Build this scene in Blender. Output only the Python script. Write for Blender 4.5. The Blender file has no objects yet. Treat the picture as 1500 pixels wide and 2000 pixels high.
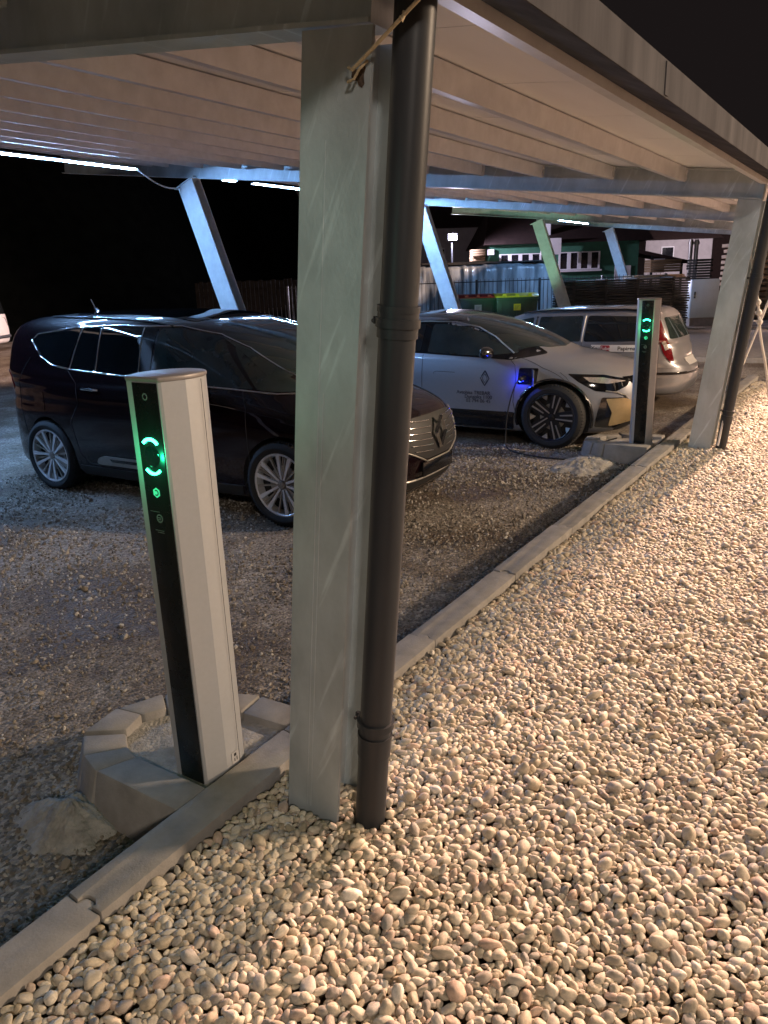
import bpy, bmesh, math, random
import numpy as np
from mathutils import Vector, Matrix, noise
from mathutils.bvhtree import BVHTree
random.seed(7); rng = np.random.default_rng(11)
SC = bpy.context.scene; COL = SC.collection
R_ = math.radians

# ------------------------------------------------------------------ camera
F_PX = 1490.0; CAMH = 1.75
_ex = Vector((1005, -490, F_PX)).normalized()
_g = Vector((170., (1005*170.+F_PX**2)/490., F_PX)).normalized()
_ez = -_g; _ey = _ez.cross(_ex)
if _ey.x > 0: _ey = -_ey
CC = Vector((0, 0, CAMH))
def w_of(v): return Vector((_ex.dot(v), _ey.dot(v), _ez.dot(v)))     # camera axes (right, down, forward) -> world
cam = bpy.data.cameras.new('camera'); camo = bpy.data.objects.new('camera', cam); COL.objects.link(camo)
r = w_of(Vector((1,0,0))); u = -w_of(Vector((0,1,0))); b = -w_of(Vector((0,0,1)))
camo.matrix_world = Matrix(((r.x,u.x,b.x,0),(r.y,u.y,b.y,0),(r.z,u.z,b.z,CAMH),(0,0,0,1)))
cam.sensor_fit = 'VERTICAL'; cam.sensor_height = 36; cam.lens = F_PX/2000*36; cam.clip_end = 600; cam.clip_start = .05
SC.camera = camo
def fwd(d, px, py):       # the point seen at (px, py) of the 1500x2000 photograph, d metres away along the ground
    v = w_of(Vector((px-750, py-1000, F_PX))); k = d/(v.x*.8362+v.y*.5483); return CC+v*k

# ------------------------------------------------------------------ world, exposure
wd = bpy.data.worlds.new('World'); SC.world = wd; wd.use_nodes = True
bgn = wd.node_tree.nodes['Background']; bgn.inputs[0].default_value = (.55,.42,.42,1); bgn.inputs[1].default_value = .018
SC.view_settings.view_transform = 'Standard'; SC.view_settings.look = 'None'
SC.view_settings.exposure = 0; SC.view_settings.gamma = 1
SC.cycles.max_bounces = 6; SC.cycles.diffuse_bounces = 3; SC.cycles.glossy_bounces = 4; SC.cycles.transmission_bounces = 4
SC.cycles.sample_clamp_indirect = 4.0; SC.cycles.use_denoising = True

def lamp(name, typ, loc, power, col, size=.1, tgt=None, spot=None, blend=.3, parent=None):
    l = bpy.data.lights.new(name, typ); l.energy = power; l.color = col
    if typ in ('POINT','SPOT'): l.shadow_soft_size = size
    if typ == 'SPOT': l.spot_size = spot; l.spot_blend = blend
    o = bpy.data.objects.new(name, l); COL.objects.link(o); o.location = loc
    if tgt is not None: o.rotation_euler = (Vector(tgt)-Vector(loc)).to_track_quat('-Z','Y').to_euler()
    if parent: o.parent = parent
    return o
# street lamps and two added lights: (place of the head, aim, watts, colour)
POLE_LAMPS = [('far', (26,-.6,9.0), (7,-1,0), 88000, (1,.63,.46)),
          ('side', (11.5,-9.5,5.6), (2,1.2,0), 11500, (1,.73,.50)),
          ('yard', tuple(fwd(54,1440,455)), tuple(fwd(62,1340,500)), 2600, (1,.86,.92)),  # added light for the white wall, hidden behind the far column
          ('back_fill', (-5.0,-5.2,5.4), (2.6,.6,0), 1650, (1,.85,.72))]  # added fill light behind the camera, softens the shade on pebbles and column

# ------------------------------------------------------------------ materials
MATS = {}
def newmat(name):
    m = bpy.data.materials.new(name); m.use_nodes = True; MATS[name] = m
    return m, m.node_tree.nodes, m.node_tree.links, m.node_tree.nodes['Principled BSDF']
def mat(name, col, rough=.5, metal=0., var=.12, scale=6., bump=0., bscale=60., coat=0., stretch=(1,1,1), spec=.5, emit=None, estr=0., rvar=.08, grime=None):
    m, N, L, P = newmat(name)
    tc = N.new('ShaderNodeTexCoord'); mp = N.new('ShaderNodeMapping'); mp.inputs['Scale'].default_value = stretch
    L.new(tc.outputs['Object'], mp.inputs['Vector'])
    nz = N.new('ShaderNodeTexNoise'); nz.inputs['Scale'].default_value = scale; nz.inputs['Detail'].default_value = 6; nz.inputs['Roughness'].default_value = .62
    L.new(mp.outputs[0], nz.inputs['Vector'])
    cr = N.new('ShaderNodeValToRGB'); cr.color_ramp.elements[0].position = .3; cr.color_ramp.elements[1].position = .7
    c = Vector(col); lo = c*(1-var); hi = c*(1+var)
    cr.color_ramp.elements[0].color = (*[min(1,x) for x in lo],1); cr.color_ramp.elements[1].color = (*[min(1,x) for x in hi],1)
    if grime: cr.color_ramp.elements[0].color = (*grime,1)
    L.new(nz.outputs['Fac'], cr.inputs[0]); L.new(cr.outputs[0], P.inputs['Base Color'])
    mr = N.new('ShaderNodeMapRange'); mr.inputs['To Min'].default_value = max(.02,rough-rvar); mr.inputs['To Max'].default_value = min(1,rough+rvar)
    L.new(nz.outputs['Fac'], mr.inputs['Value']); L.new(mr.outputs[0], P.inputs['Roughness'])
    P.inputs['Metallic'].default_value = metal; P.inputs['Coat Weight'].default_value = coat; P.inputs['Coat Roughness'].default_value = .04
    P.inputs['Specular IOR Level'].default_value = spec
    if bump:
        n2 = N.new('ShaderNodeTexNoise'); n2.inputs['Scale'].default_value = bscale; n2.inputs['Detail'].default_value = 5
        L.new(mp.outputs[0], n2.inputs['Vector'])
        bp = N.new('ShaderNodeBump'); bp.inputs['Strength'].default_value = bump; bp.inputs['Distance'].default_value = .01
        L.new(n2.outputs['Fac'], bp.inputs['Height']); L.new(bp.outputs[0], P.inputs['Normal'])
    if emit: P.inputs['Emission Color'].default_value = (*emit,1); P.inputs['Emission Strength'].default_value = estr
    return m
mat('galv', (.47,.53,.56), .46, .35, .22, 4.2, .12, 90, stretch=(1,1,.55))
mat('galv_prop', (.62,.66,.68), .5, .15, .12, 7, .1, 90)
mat('galv_edge', (.55,.50,.42), .5, .3, .15, 12)
mat('gutter', (.075,.076,.082), .97, 0, .3, 5, .0, 30, stretch=(1,1,.15), rvar=.02, spec=.0)
mat('pipe', (.034,.037,.042), .42, 0., .15, 8, .04, 40, stretch=(1,1,.2), spec=.2)
mat('sheet', (.76,.77,.80), .55, 0., .10, 1.2, .1, 12, stretch=(.25,1,1))
mat('purlin', (.58,.59,.61), .45, .25, .12, 7)
mat('bollard', (.37,.385,.40), .45, .2, .03, 60, .05, 500, rvar=.04)
mat('bollard_cap', (.24,.22,.21), .45, .2, .06, 30)
mat('black_gloss', (.006,.006,.007), .08, 0, .1, 9, rvar=.03)
mat('panel', (.008,.009,.009), .27, 0, .1, 9, rvar=.04)
mat('black_matte', (.012,.012,.013), .6, 0, .2, 20)
mat('grey_print', (.16,.17,.17), .5, 0, .05)
mat('white_print', (.7,.7,.68), .5, 0, .04)
mat('green_glow', (.0,.5,.2), .4, emit=(.03,1,.40), estr=20)
mat('green_faint', (.05,.5,.25), .4, emit=(.1,.9,.5), estr=.45)
mat('cyan_glow', (.2,.6,.6), .4, emit=(.4,.9,1), estr=5)
mat('blue_glow', (.0,.1,.5), .4, emit=(.02,.06,1), estr=40)
mat('led', (.8,.9,1), .4, emit=(.28,.53,1), estr=620)
mat('floodglass', (.8,.8,1), .4, emit=(.75,.72,1), estr=60)
mat('streetglass', (.9,.8,.6), .4, emit=(1,.7,.42), estr=12)
mat('concrete', (.25,.235,.215), .85, 0, .2, 9, .2, 120)
mat('mortar', (.30,.285,.26), .95, 0, .35, 14, 1., 70)
mat('burgundy', (.007,.0025,.004), .35, .0, .1, 20, coat=1., rvar=.02, spec=.05)
mat('black_paint', (.005,.005,.006), .25, 0, .1, coat=1., rvar=.03)
mat('silver_paint', (.27,.28,.31), .36, .35, .03, 40, coat=.9, rvar=.03)
mat('van_white', (.55,.55,.55), .4, 0, .06, 5, coat=.4)
mat('car_beige', (.20,.20,.215), .36, .35, .03, 40, coat=.8, rvar=.03)
mat('glass_dark', (.006,.008,.009), .03, 0, .2, 3, rvar=.01, spec=.8)
mat('glass_mid', (.02,.03,.03), .04, 0, .5, 2.2, rvar=.01, spec=.8)
mat('tyre', (.014,.014,.015), .75, 0, .25, 30, .3, 90)
mat('rim_metal', (.72,.73,.76), .3, .35, .06, 20)
mat('rim_dark', (.012,.012,.013), .4, .2, .1)
mat('chrome', (.75,.75,.76), .14, 1., .05, 20)
mat('satin', (.42,.40,.37), .35, .7, .06, 20)
mat('lamp_red', (.12,.005,.008), .15, 0, .2, 30, coat=1)
mat('lamp_clear', (.5,.45,.42), .15, .4, .25, 40, coat=1)
mat('champagne', (.44,.34,.19), .38, .5, .05, 30)
mat('rubber', (.02,.02,.02), .6, 0, .2, 30)
mat('bin_green', (.012,.045,.028), .45, 0, .2, 5, .1, 40)
mat('lid_red', (.22,.012,.012), .4, 0, .2, 5)
mat('lid_yellow', (.55,.50,.03), .45, 0, .15, 5)
mat('fence_metal', (.02,.022,.025), .5, .3, .2)
mat('film', (.22,.26,.28), .22, 0, .45, 1.3, .8, 5, stretch=(2.4,2.4,.5), coat=.3)
mat('green_wall', (.035,.13,.085), .8, 0, .15, 3, .3, 60)
mat('brown_roof', (.040,.020,.018), .8, 0, .3, 4, .5, 20)
mat('pale_wall', (.42,.38,.40), .85, 0, .12, 2, .2, 50)
mat('white_frame', (.7,.68,.72), .5, 0, .05)
mat('window_dark', (.012,.012,.016), .08, 0, .3, rvar=.02)
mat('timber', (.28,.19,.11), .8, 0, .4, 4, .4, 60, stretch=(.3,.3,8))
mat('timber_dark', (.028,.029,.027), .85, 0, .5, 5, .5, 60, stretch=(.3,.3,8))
mat('cabinet', (.58,.70,.74), .5, 0, .06, 4)
mat('rope', (.42,.33,.2), .9, 0, .25, 90, .5, 400)
mat('white_rope', (.6,.58,.55), .8, 0, .1, 90)
mat('rust', (.06,.04,.028), .9, 0, .4, 40, .6, 120)
mat('asphalt', (.10,.09,.09), .9, 0, .3, 2, .6, 160)
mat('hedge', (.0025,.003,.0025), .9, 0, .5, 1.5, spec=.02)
mat('old_wood', (.007,.007,.007), .95, 0, .5, 5, .4, 40, spec=.05)
mat('bark', (.008,.007,.006), .9, 0, .4, 9, .5, 40)
mat('youtube_red', (.35,.02,.03), .5, 0, .05)
mat('navy_print', (.012,.016,.035), .5, 0, .05)
mat('plate', (.38,.38,.38), .5, 0, .05)
mat('lamp_post_grey', (.2,.2,.2), .5, .4, .1)
mat('interior', (.03,.032,.035), .8, 0, .3)

def pebble_mat():
    m, N, L, P = newmat('pebbles')
    oi = N.new('ShaderNodeObjectInfo'); cr = N.new('ShaderNodeValToRGB'); e = cr.color_ramp
    cols = [(.0,(.36,.30,.21)),(.16,(.54,.46,.34)),(.32,(.62,.54,.42)),(.48,(.44,.38,.29)),(.62,(.68,.61,.49)),(.76,(.35,.31,.26)),(.86,(.56,.41,.31)),(.94,(.28,.26,.23)),(1,(.76,.70,.60))]
    e.elements[0].color = (*cols[0][1],1); e.elements[1].color = (*cols[-1][1],1)
    for p,c in cols[1:-1]: el = e.elements.new(p); el.color = (*c,1)
    L.new(oi.outputs['Random'], cr.inputs[0])
    tc = N.new('ShaderNodeTexCoord'); nz = N.new('ShaderNodeTexNoise'); nz.noise_dimensions='4D'; nz.inputs['Scale'].default_value = 1.6; nz.inputs['Detail'].default_value = 8; nz.inputs['Roughness'].default_value=.7
    L.new(tc.outputs['Object'], nz.inputs['Vector']); mu = N.new('ShaderNodeMath'); mu.operation='MULTIPLY'; mu.inputs[1].default_value=97; L.new(oi.outputs['Random'],mu.inputs[0]); L.new(mu.outputs[0],nz.inputs['W'])
    mr = N.new('ShaderNodeMapRange'); mr.inputs['From Min'].default_value=.3; mr.inputs['From Max'].default_value=.7; mr.inputs['To Min'].default_value=.66; mr.inputs['To Max'].default_value=1.22
    L.new(nz.outputs['Fac'], mr.inputs['Value'])
    mx = N.new('ShaderNodeVectorMath'); mx.operation='SCALE'; L.new(cr.outputs[0], mx.inputs[0]); L.new(mr.outputs[0], mx.inputs['Scale']); L.new(mx.outputs[0], P.inputs['Base Color'])
    P.inputs['Roughness'].default_value=.62; P.inputs['Specular IOR Level'].default_value=.35
    bp = N.new('ShaderNodeBump'); bp.inputs['Strength'].default_value=.35; bp.inputs['Distance'].default_value=.004; L.new(nz.outputs['Fac'],bp.inputs['Height']); L.new(bp.outputs[0],P.inputs['Normal'])
pebble_mat()
def ground_mat(name, a, bcol, wet, sc=1.):
    m, N, L, P = newmat(name)
    tc = N.new('ShaderNodeTexCoord')
    n1 = N.new('ShaderNodeTexNoise'); n1.inputs['Scale'].default_value=.9*sc; n1.inputs['Detail'].default_value=7; n1.inputs['Roughness'].default_value=.65
    n2 = N.new('ShaderNodeTexNoise'); n2.inputs['Scale'].default_value=38; n2.inputs['Detail'].default_value=6; n2.inputs['Roughness'].default_value=.7
    vo = N.new('ShaderNodeTexVoronoi'); vo.inputs['Scale'].default_value=62; vo.feature='F1'; vo.inputs['Randomness'].default_value=1
    for n in (n1,n2,vo): L.new(tc.outputs['Object'], n.inputs['Vector'])
    cr = N.new('ShaderNodeValToRGB'); cr.color_ramp.elements[0].position=.42; cr.color_ramp.elements[0].color=(*wet,1); cr.color_ramp.elements[1].position=.57; cr.color_ramp.elements[1].color=(*a,1)
    L.new(n1.outputs['Fac'], cr.inputs[0])
    bw = N.new('ShaderNodeSeparateColor'); L.new(vo.outputs['Color'], bw.inputs[0])
    mr = N.new('ShaderNodeMapRange'); mr.inputs['To Min'].default_value=.45; mr.inputs['To Max'].default_value=1.6; L.new(bw.outputs[0], mr.inputs['Value'])
    mr2 = N.new('ShaderNodeMapRange'); mr2.inputs['From Min'].default_value=.3; mr2.inputs['From Max'].default_value=.7; mr2.inputs['To Min'].default_value=.6; mr2.inputs['To Max'].default_value=1.35; L.new(n2.outputs['Fac'], mr2.inputs['Value'])
    mm = N.new('ShaderNodeMath'); mm.operation='MULTIPLY'; L.new(mr.outputs[0],mm.inputs[0]); L.new(mr2.outputs[0],mm.inputs[1])
    sc_ = N.new('ShaderNodeVectorMath'); sc_.operation='SCALE'; L.new(cr.outputs[0],sc_.inputs[0]); L.new(mm.outputs[0],sc_.inputs['Scale']); L.new(sc_.outputs[0],P.inputs['Base Color'])
    r1 = N.new('ShaderNodeMapRange'); r1.inputs['From Min'].default_value=.35; r1.inputs['From Max'].default_value=.5; r1.inputs['To Min'].default_value=.55; r1.inputs['To Max'].default_value=.95; L.new(n1.outputs['Fac'],r1.inputs['Value']); L.new(r1.outputs[0],P.inputs['Roughness'])
    ad = N.new('ShaderNodeMath'); ad.operation='SUBTRACT'; L.new(n2.outputs['Fac'],ad.inputs[0]); L.new(vo.outputs['Distance'],ad.inputs[1])
    bp = N.new('ShaderNodeBump'); bp.inputs['Strength'].default_value=.9; bp.inputs['Distance'].default_value=.012; L.new(ad.outputs[0],bp.inputs['Height']); L.new(bp.outputs[0],P.inputs['Normal'])
ground_mat('gravel', (.235,.21,.178), None, (.10,.073,.048))
ground_mat('earth', (.16,.12,.08), None, (.09,.065,.04), 4)
def stone_mat():
    m, N, L, P = newmat('chippings')
    oi = N.new('ShaderNodeObjectInfo'); cr = N.new('ShaderNodeValToRGB')
    cr.color_ramp.elements[0].color=(.10,.085,.07,1); cr.color_ramp.elements[1].color=(.42,.40,.36,1)
    el = cr.color_ramp.elements.new(.6); el.color=(.22,.19,.15,1); L.new(oi.outputs['Random'],cr.inputs[0]); L.new(cr.outputs[0],P.inputs['Base Color']); P.inputs['Roughness'].default_value=.85
stone_mat()
# tread streaks and stains of the galvanised column: long diagonal scratches
def scratch():
    m = MATS['galv']; N = m.node_tree.nodes; L = m.node_tree.links; P = N['Principled BSDF']
    src = P.inputs['Base Color'].links[0].from_socket
    tc = N.new('ShaderNodeTexCoord'); mp = N.new('ShaderNodeMapping'); mp.inputs['Scale'].default_value=(1,16,1.3); m0 = N.new('ShaderNodeMapping'); m0.inputs['Rotation'].default_value=(R_(-27),0,0)
    nz = N.new('ShaderNodeTexNoise'); nz.inputs['Scale'].default_value=1.6; nz.inputs['Detail'].default_value=3
    L.new(tc.outputs['Object'],m0.inputs[0]); L.new(m0.outputs[0],mp.inputs[0]); L.new(mp.outputs[0],nz.inputs['Vector'])
    cr = N.new('ShaderNodeMapRange'); cr.inputs['From Min'].default_value=.60; cr.inputs['From Max'].default_value=.72; cr.inputs['To Min'].default_value=.94; cr.inputs['To Max'].default_value=1.28; L.new(nz.outputs['Fac'],cr.inputs['Value'])
    s = N.new('ShaderNodeVectorMath'); s.operation='SCALE'; L.new(src,s.inputs[0]); L.new(cr.outputs[0],s.inputs['Scale']); L.new(s.outputs[0],P.inputs['Base Color'])
scratch()

# ------------------------------------------------------------------ mesh helpers
class MB:
    def __init__(s): s.b = bmesh.new(); s.m = [None]; s.mi = 0
    def box(s, lo, hi, M=None, bev=0.):
        lo, hi = Vector(lo), Vector(hi); c = (lo+hi)/2; d = hi-lo
        t = bmesh.new(); bmesh.ops.create_cube(t, size=1)
        for v in t.verts: v.co = Vector((v.co.x*d.x, v.co.y*d.y, v.co.z*d.z))+c
        if bev: bmesh.ops.bevel(t, geom=t.edges[:], offset=bev, segments=2, profile=.5, affect='EDGES')
        s.add(t, M); return s
    def add(s, t, M=None):
        if M is not None: bmesh.ops.transform(t, matrix=M, verts=t.verts)
        me = bpy.data.meshes.new('t'); t.to_mesh(me); t.free(); n0=len(s.b.faces); s.b.from_mesh(me); bpy.data.meshes.remove(me)
        s.b.faces.ensure_lookup_table()
        for f in s.b.faces[n0:]: f.material_index = s.mi
        return s
    def prism(s, pts, a, bb, axis='z', M=None, bev=0.):   # 2-D outline extruded between a and bb
        t = bmesh.new()
        def P(p,h): return {'z':(p[0],p[1],h),'x':(h,p[0],p[1]),'y':(p[0],h,p[1])}[axis]
        v0=[t.verts.new(P(p,a)) for p in pts]; v1=[t.verts.new(P(p,bb)) for p in pts]; n=len(pts)
        for i in range(n): t.faces.new((v0[i],v0[(i+1)%n],v1[(i+1)%n],v1[i]))
        t.faces.new(v0[::-1]); t.faces.new(v1)
        bmesh.ops.recalc_face_normals(t, faces=t.faces)
        if bev: bmesh.ops.bevel(t, geom=[e for e in t.edges if len(e.link_faces)==2 and e.calc_face_angle()>.5], offset=bev, segments=2, profile=.5, affect='EDGES')
        s.add(t, M); return s
    def tube(s, pts, r, n=8, flat=1., cap=True, M=None):
        t = bmesh.new(); pts=[Vector(p) for p in pts]; rings=[]
        for i,p in enumerate(pts):
            a = pts[max(0,i-1)]; c = pts[min(len(pts)-1,i+1)]; d=(c-a).normalized()
            up = Vector((0,0,1)) if abs(d.z)<.9 else Vector((1,0,0))
            x = d.cross(up).normalized(); y = x.cross(d)
            rr = r[i] if isinstance(r,(list,tuple)) else r
            rings.append([t.verts.new(p+x*math.cos(2*math.pi*k/n)*rr*flat+y*math.sin(2*math.pi*k/n)*rr) for k in range(n)])
        for i in range(len(rings)-1):
            for k in range(n): t.faces.new((rings[i][k],rings[i][(k+1)%n],rings[i+1][(k+1)%n],rings[i+1][k]))
        if cap: t.faces.new(rings[0][::-1]); t.faces.new(rings[-1])
        bmesh.ops.recalc_face_normals(t, faces=t.faces); s.add(t, M); return s
    def lathe(s, prof, n=48, M=None, cap=True):      # (radius, height) about x axis
        t = bmesh.new(); rings=[]
        for rr,h in prof: rings.append([t.verts.new((h, rr*math.cos(2*math.pi*k/n), rr*math.sin(2*math.pi*k/n))) for k in range(n)])
        for i in range(len(rings)-1):
            for k in range(n): t.faces.new((rings[i][k],rings[i][(k+1)%n],rings[i+1][(k+1)%n],rings[i+1][k]))
        if cap and prof[0][0]>1e-4: t.faces.new(rings[0][::-1])
        if cap and prof[-1][0]>1e-4: t.faces.new(rings[-1])
        bmesh.ops.remove_doubles(t, verts=t.verts, dist=1e-5); bmesh.ops.recalc_face_normals(t, faces=t.faces); s.add(t, M); return s
    def build(s, name, m, parent=None, ang=35):
        me = bpy.data.meshes.new(name); s.b.to_mesh(me); s.b.free()
        for x in (m if isinstance(m,(list,tuple)) else [m]): me.materials.append(MATS[x])
        for p in me.polygons: p.use_smooth = True
        me.set_sharp_from_angle(angle=R_(ang))
        o = bpy.data.objects.new(name, me); COL.objects.link(o)
        if parent is not None: o.parent = parent
        return o
def tag(o, label=None, cat=None, group=None, kind=None):
    if label: o['label']=label
    if cat: o['category']=cat
    if group: o['group']=group
    if kind: o['kind']=kind
    return o
def thing(name, label, cat, loc=(0,0,0), rz=0., group=None):
    o = bpy.data.objects.new(name, None); COL.objects.link(o); o.location=loc; o.rotation_euler=(0,0,rz); o.empty_display_size=.2
    return tag(o,label,cat,group)
def copy_tree(o, parent=None):
    c = o.copy(); COL.objects.link(c); c.parent = parent
    for ch in list(o.children): copy_tree(ch, c)
    return c
def textmesh(s, size, M, depth=.002, name='text', bold=False):
    cu = bpy.data.curves.new('t','FONT'); cu.body=s; cu.size=size; cu.extrude=depth; cu.offset = .012*size if bold else 0; cu.align_x='CENTER'; cu.align_y='CENTER'
    o = bpy.data.objects.new('t',cu); COL.objects.link(o); dg=bpy.context.evaluated_depsgraph_get(); dg.update()
    me = bpy.data.meshes.new_from_object(o.evaluated_get(dg)); t=bmesh.new(); t.from_mesh(me); bpy.data.objects.remove(o); bpy.data.meshes.remove(me)
    bmesh.ops.transform(t, matrix=M, verts=t.verts); return t
def axes(x, y, z, o): # matrix with given columns
    x,y,z,o = map(Vector,(x,y,z,o)); return Matrix(((x.x,y.x,z.x,o.x),(x.y,y.y,z.y,o.y),(x.z,y.z,z.z,o.z),(0,0,0,1)))

GZ = -.17       # level of the parking ground
# ------------------------------------------------------------------ ground
def grid(name, xs, ys, zf, m, kind='structure'):
    me = bpy.data.meshes.new(name); nx,ny=len(xs),len(ys)
    V=[(x,y,zf(x,y)) for y in ys for x in xs]; Fc=[(j*nx+i,j*nx+i+1,(j+1)*nx+i+1,(j+1)*nx+i) for j in range(ny-1) for i in range(nx-1)]
    me.from_pydata(V,[],Fc); me.materials.append(MATS[m])
    for p in me.polygons: p.use_smooth=True
    o=bpy.data.objects.new(name,me); COL.objects.link(o); tag(o,kind=kind); return o
def frange(a,b,s): return list(np.arange(a,b+1e-6,s))
def gz(x,y):
    w = 1/(1+((x-5)**2+(y-5)**2)/120)
    z = GZ + w*(.020*noise.noise(Vector((x*.9,y*.9,0)))+.010*noise.noise(Vector((x*3.1,y*3.1,4)))+.004*noise.noise(Vector((x*11,y*11,4))))
    z -= .10*math.exp(-(((x-.75)/.5)**2+((y-2.75)/.55)**2))
    return z
xs = [-300,-120,-50,-20,-8,-3]+frange(-1,12,.07)+frange(12.5,30,.5)+[35,45,60,90,140,300]
ys = [-300,-100,-40,-20,-12,-9,-5,0]+frange(1.82,9,.07)+frange(9.5,30,.5)+[35,45,60,90,140,300]
grid('ground', xs, ys, lambda x,y: (gz(x,y) if (y>1.8) else GZ-.06), 'gravel')
def kx(y): return 13.6
grid('pebble_bed', frange(-3,13.5,.25), frange(-9,1.69,.25)+[1.69], lambda x,y:-.045, 'earth')
grid('road', [14.2,18,24,32,45,80], [-60,-20,-8,0,3,7.2], lambda x,y: GZ-.05+.03, 'asphalt')

# kerb of interlocking stones
def kerb():
    mb=MB(); y0,y1=1.70,1.85; yc=(y0+y1)/2
    def joint(x): return [(x,y0),(x,yc-.030),(x+.012,yc-.034),(x+.024,yc-.018),(x+.024,yc+.012),(x+.010,yc+.026),(x-.006,yc+.026),(x-.004,yc+.035),(x,y1)]
    x=-1.98; k=0
    while x<14.0:
        a=joint(x+.0025); bq=joint(x+.9975); dz=.004*math.sin(k*2.3)
        mb.prism(a[::-1]+bq, -.30, .018+dz, 'z', bev=.004); x+=1.; k+=1
    return tag(mb.build('kerb','concrete'),kind='structure')
kerb()
mb=MB()
for k in range(9): mb.box((13.62,1.60-1.0*(k+1)+.003,-.25),(13.76,1.60-1.0*k,.012),bev=.006)
tag(mb.build('kerb','concrete'),kind='structure')
mb=MB()
for k in range(20): mb.box((17.6,-12+1.0*k+.004,GZ-.2),(17.75,-12+1.0*(k+1),GZ+.10),bev=.008)
for k in range(20): mb.box((26.0,-12+1.0*k+.004,GZ-.2),(26.15,-12+1.0*(k+1),GZ+.12),bev=.008)
tag(mb.build('kerb','concrete'),kind='structure')
grid('pavement', [17.75,20,23,26], [-12,-4,2,8], lambda x,y: GZ+.085, 'concrete')

# ------------------------------------------------------------------ pebbles and chippings: countless, one object each
def scatter_object(name, pts, rots, scls, m, label, cat, subdiv=3, rough=.25, nvar=7, seed=0):
    me=bpy.data.meshes.new(name); me.vertices.add(len(pts)); me.vertices.foreach_set('co', np.asarray(pts,dtype=np.float32).ravel())
    a=me.attributes.new('rot','FLOAT_VECTOR','POINT'); a.data.foreach_set('vector', np.asarray(rots,dtype=np.float32).ravel())
    a=me.attributes.new('scl','FLOAT_VECTOR','POINT'); a.data.foreach_set('vector', np.asarray(scls,dtype=np.float32).ravel())
    me.materials.append(MATS[m]); me.update()
    o=bpy.data.objects.new(name,me); COL.objects.link(o)
    g=bpy.data.node_groups.new(name,'GeometryNodeTree'); g.interface.new_socket('Geometry',in_out='INPUT',socket_type='NodeSocketGeometry'); g.interface.new_socket('Geometry',in_out='OUTPUT',socket_type='NodeSocketGeometry')
    N,L=g.nodes,g.links; gi=N.new('NodeGroupInput'); go=N.new('NodeGroupOutput')
    g2i=N.new('GeometryNodeGeometryToInstance')
    for v in range(nvar):
        ic=N.new('GeometryNodeMeshIcoSphere'); ic.inputs['Subdivisions'].default_value=subdiv; ic.inputs['Radius'].default_value=1
        sp=N.new('GeometryNodeSetPosition'); nz=N.new('ShaderNodeTexNoise'); nz.noise_dimensions='4D'; nz.inputs['W'].default_value=v*7.3+seed; nz.inputs['Scale'].default_value=.55 if rough<.5 else .9; nz.inputs['Detail'].default_value=1.0 if rough<.5 else 2
        ps=N.new('GeometryNodeInputPosition'); sb=N.new('ShaderNodeVectorMath'); sb.operation='SUBTRACT'; sb.inputs[1].default_value=(.5,.5,.5)
        ml=N.new('ShaderNodeVectorMath'); ml.operation='SCALE'; ml.inputs['Scale'].default_value=rough*3
        L.new(ps.outputs[0],nz.inputs['Vector']); L.new(nz.outputs['Color'],sb.inputs[0]); L.new(sb.outputs[0],ml.inputs[0]); L.new(ml.outputs[0],sp.inputs['Offset'])
        L.new(ic.outputs['Mesh'],sp.inputs['Geometry']); sh=N.new('GeometryNodeSetShadeSmooth'); sh.inputs['Shade Smooth'].default_value = rough<.5; L.new(sp.outputs[0],sh.inputs[0])
        sm=N.new('GeometryNodeSetMaterial'); sm.inputs['Material'].default_value=MATS[m]; L.new(sh.outputs[0],sm.inputs[0]); L.new(sm.outputs[0],g2i.inputs[0])
    iop=N.new('GeometryNodeInstanceOnPoints'); iop.inputs['Pick Instance'].default_value=True
    L.new(gi.outputs[0],iop.inputs['Points']); L.new(g2i.outputs[0],iop.inputs['Instance'])
    ix=N.new('GeometryNodeInputIndex'); md=N.new('ShaderNodeMath'); md.operation='MODULO'; md.inputs[1].default_value=nvar; L.new(ix.outputs[0],md.inputs[0]); L.new(md.outputs[0],iop.inputs['Instance Index'])
    for at,sk in (('rot','Rotation'),('scl','Scale')):
        na=N.new('GeometryNodeInputNamedAttribute'); na.data_type='FLOAT_VECTOR'; na.inputs['Name'].default_value=at; L.new(na.outputs['Attribute'],iop.inputs[sk])
    L.new(iop.outputs[0],go.inputs[0])
    mod=o.modifiers.new('scatter','NODES'); mod.node_group=g
    return tag(o,label,cat,kind='stuff')
def seen(x,y,z=0,mx=900,my=900):
    d=Vector((x,y,z))-CC; q=_ex*d.x+_ey*d.y+_ez*d.z
    if q.z<.2: return False
    px=750+F_PX*q.x/q.z; py=1000+F_PX*q.y/q.z
    return -mx<px<1500+mx and -my<py<2000+my
def pack(x0,x1,y0,y1,radii,fill,cell=.03,zz=0.):   # large discs first, then smaller ones in the gaps
    cells={}; out=[]; area=(x1-x0)*(y1-y0)
    for rad,dens in radii:
        n=int(area*dens*fill); X=rng.uniform(x0,x1,n); Y=rng.uniform(y0,y1,n)
        for x,y in zip(X.tolist(),Y.tolist()):
            if not seen(x,y,zz): continue
            i,j=int(x/cell),int(y/cell); ok=True; k=2
            for a in range(i-k,i+k+1):
                for c_ in range(j-k,j+k+1):
                    for (qx,qy,qr) in cells.get((a,c_),()):
                        if (qx-x)**2+(qy-y)**2 < ((qr+rad)*.74)**2: ok=False; break
                    if not ok: break
                if not ok: break
            if ok: cells.setdefault((i,j),[]).append((x,y,rad)); out.append((x,y,rad))
    return out
def bare(x,y):   # little hollows where the earth shows
    return noise.noise(Vector((x*2.3+5,y*2.3,1.)))>.74 and x<6
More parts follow.
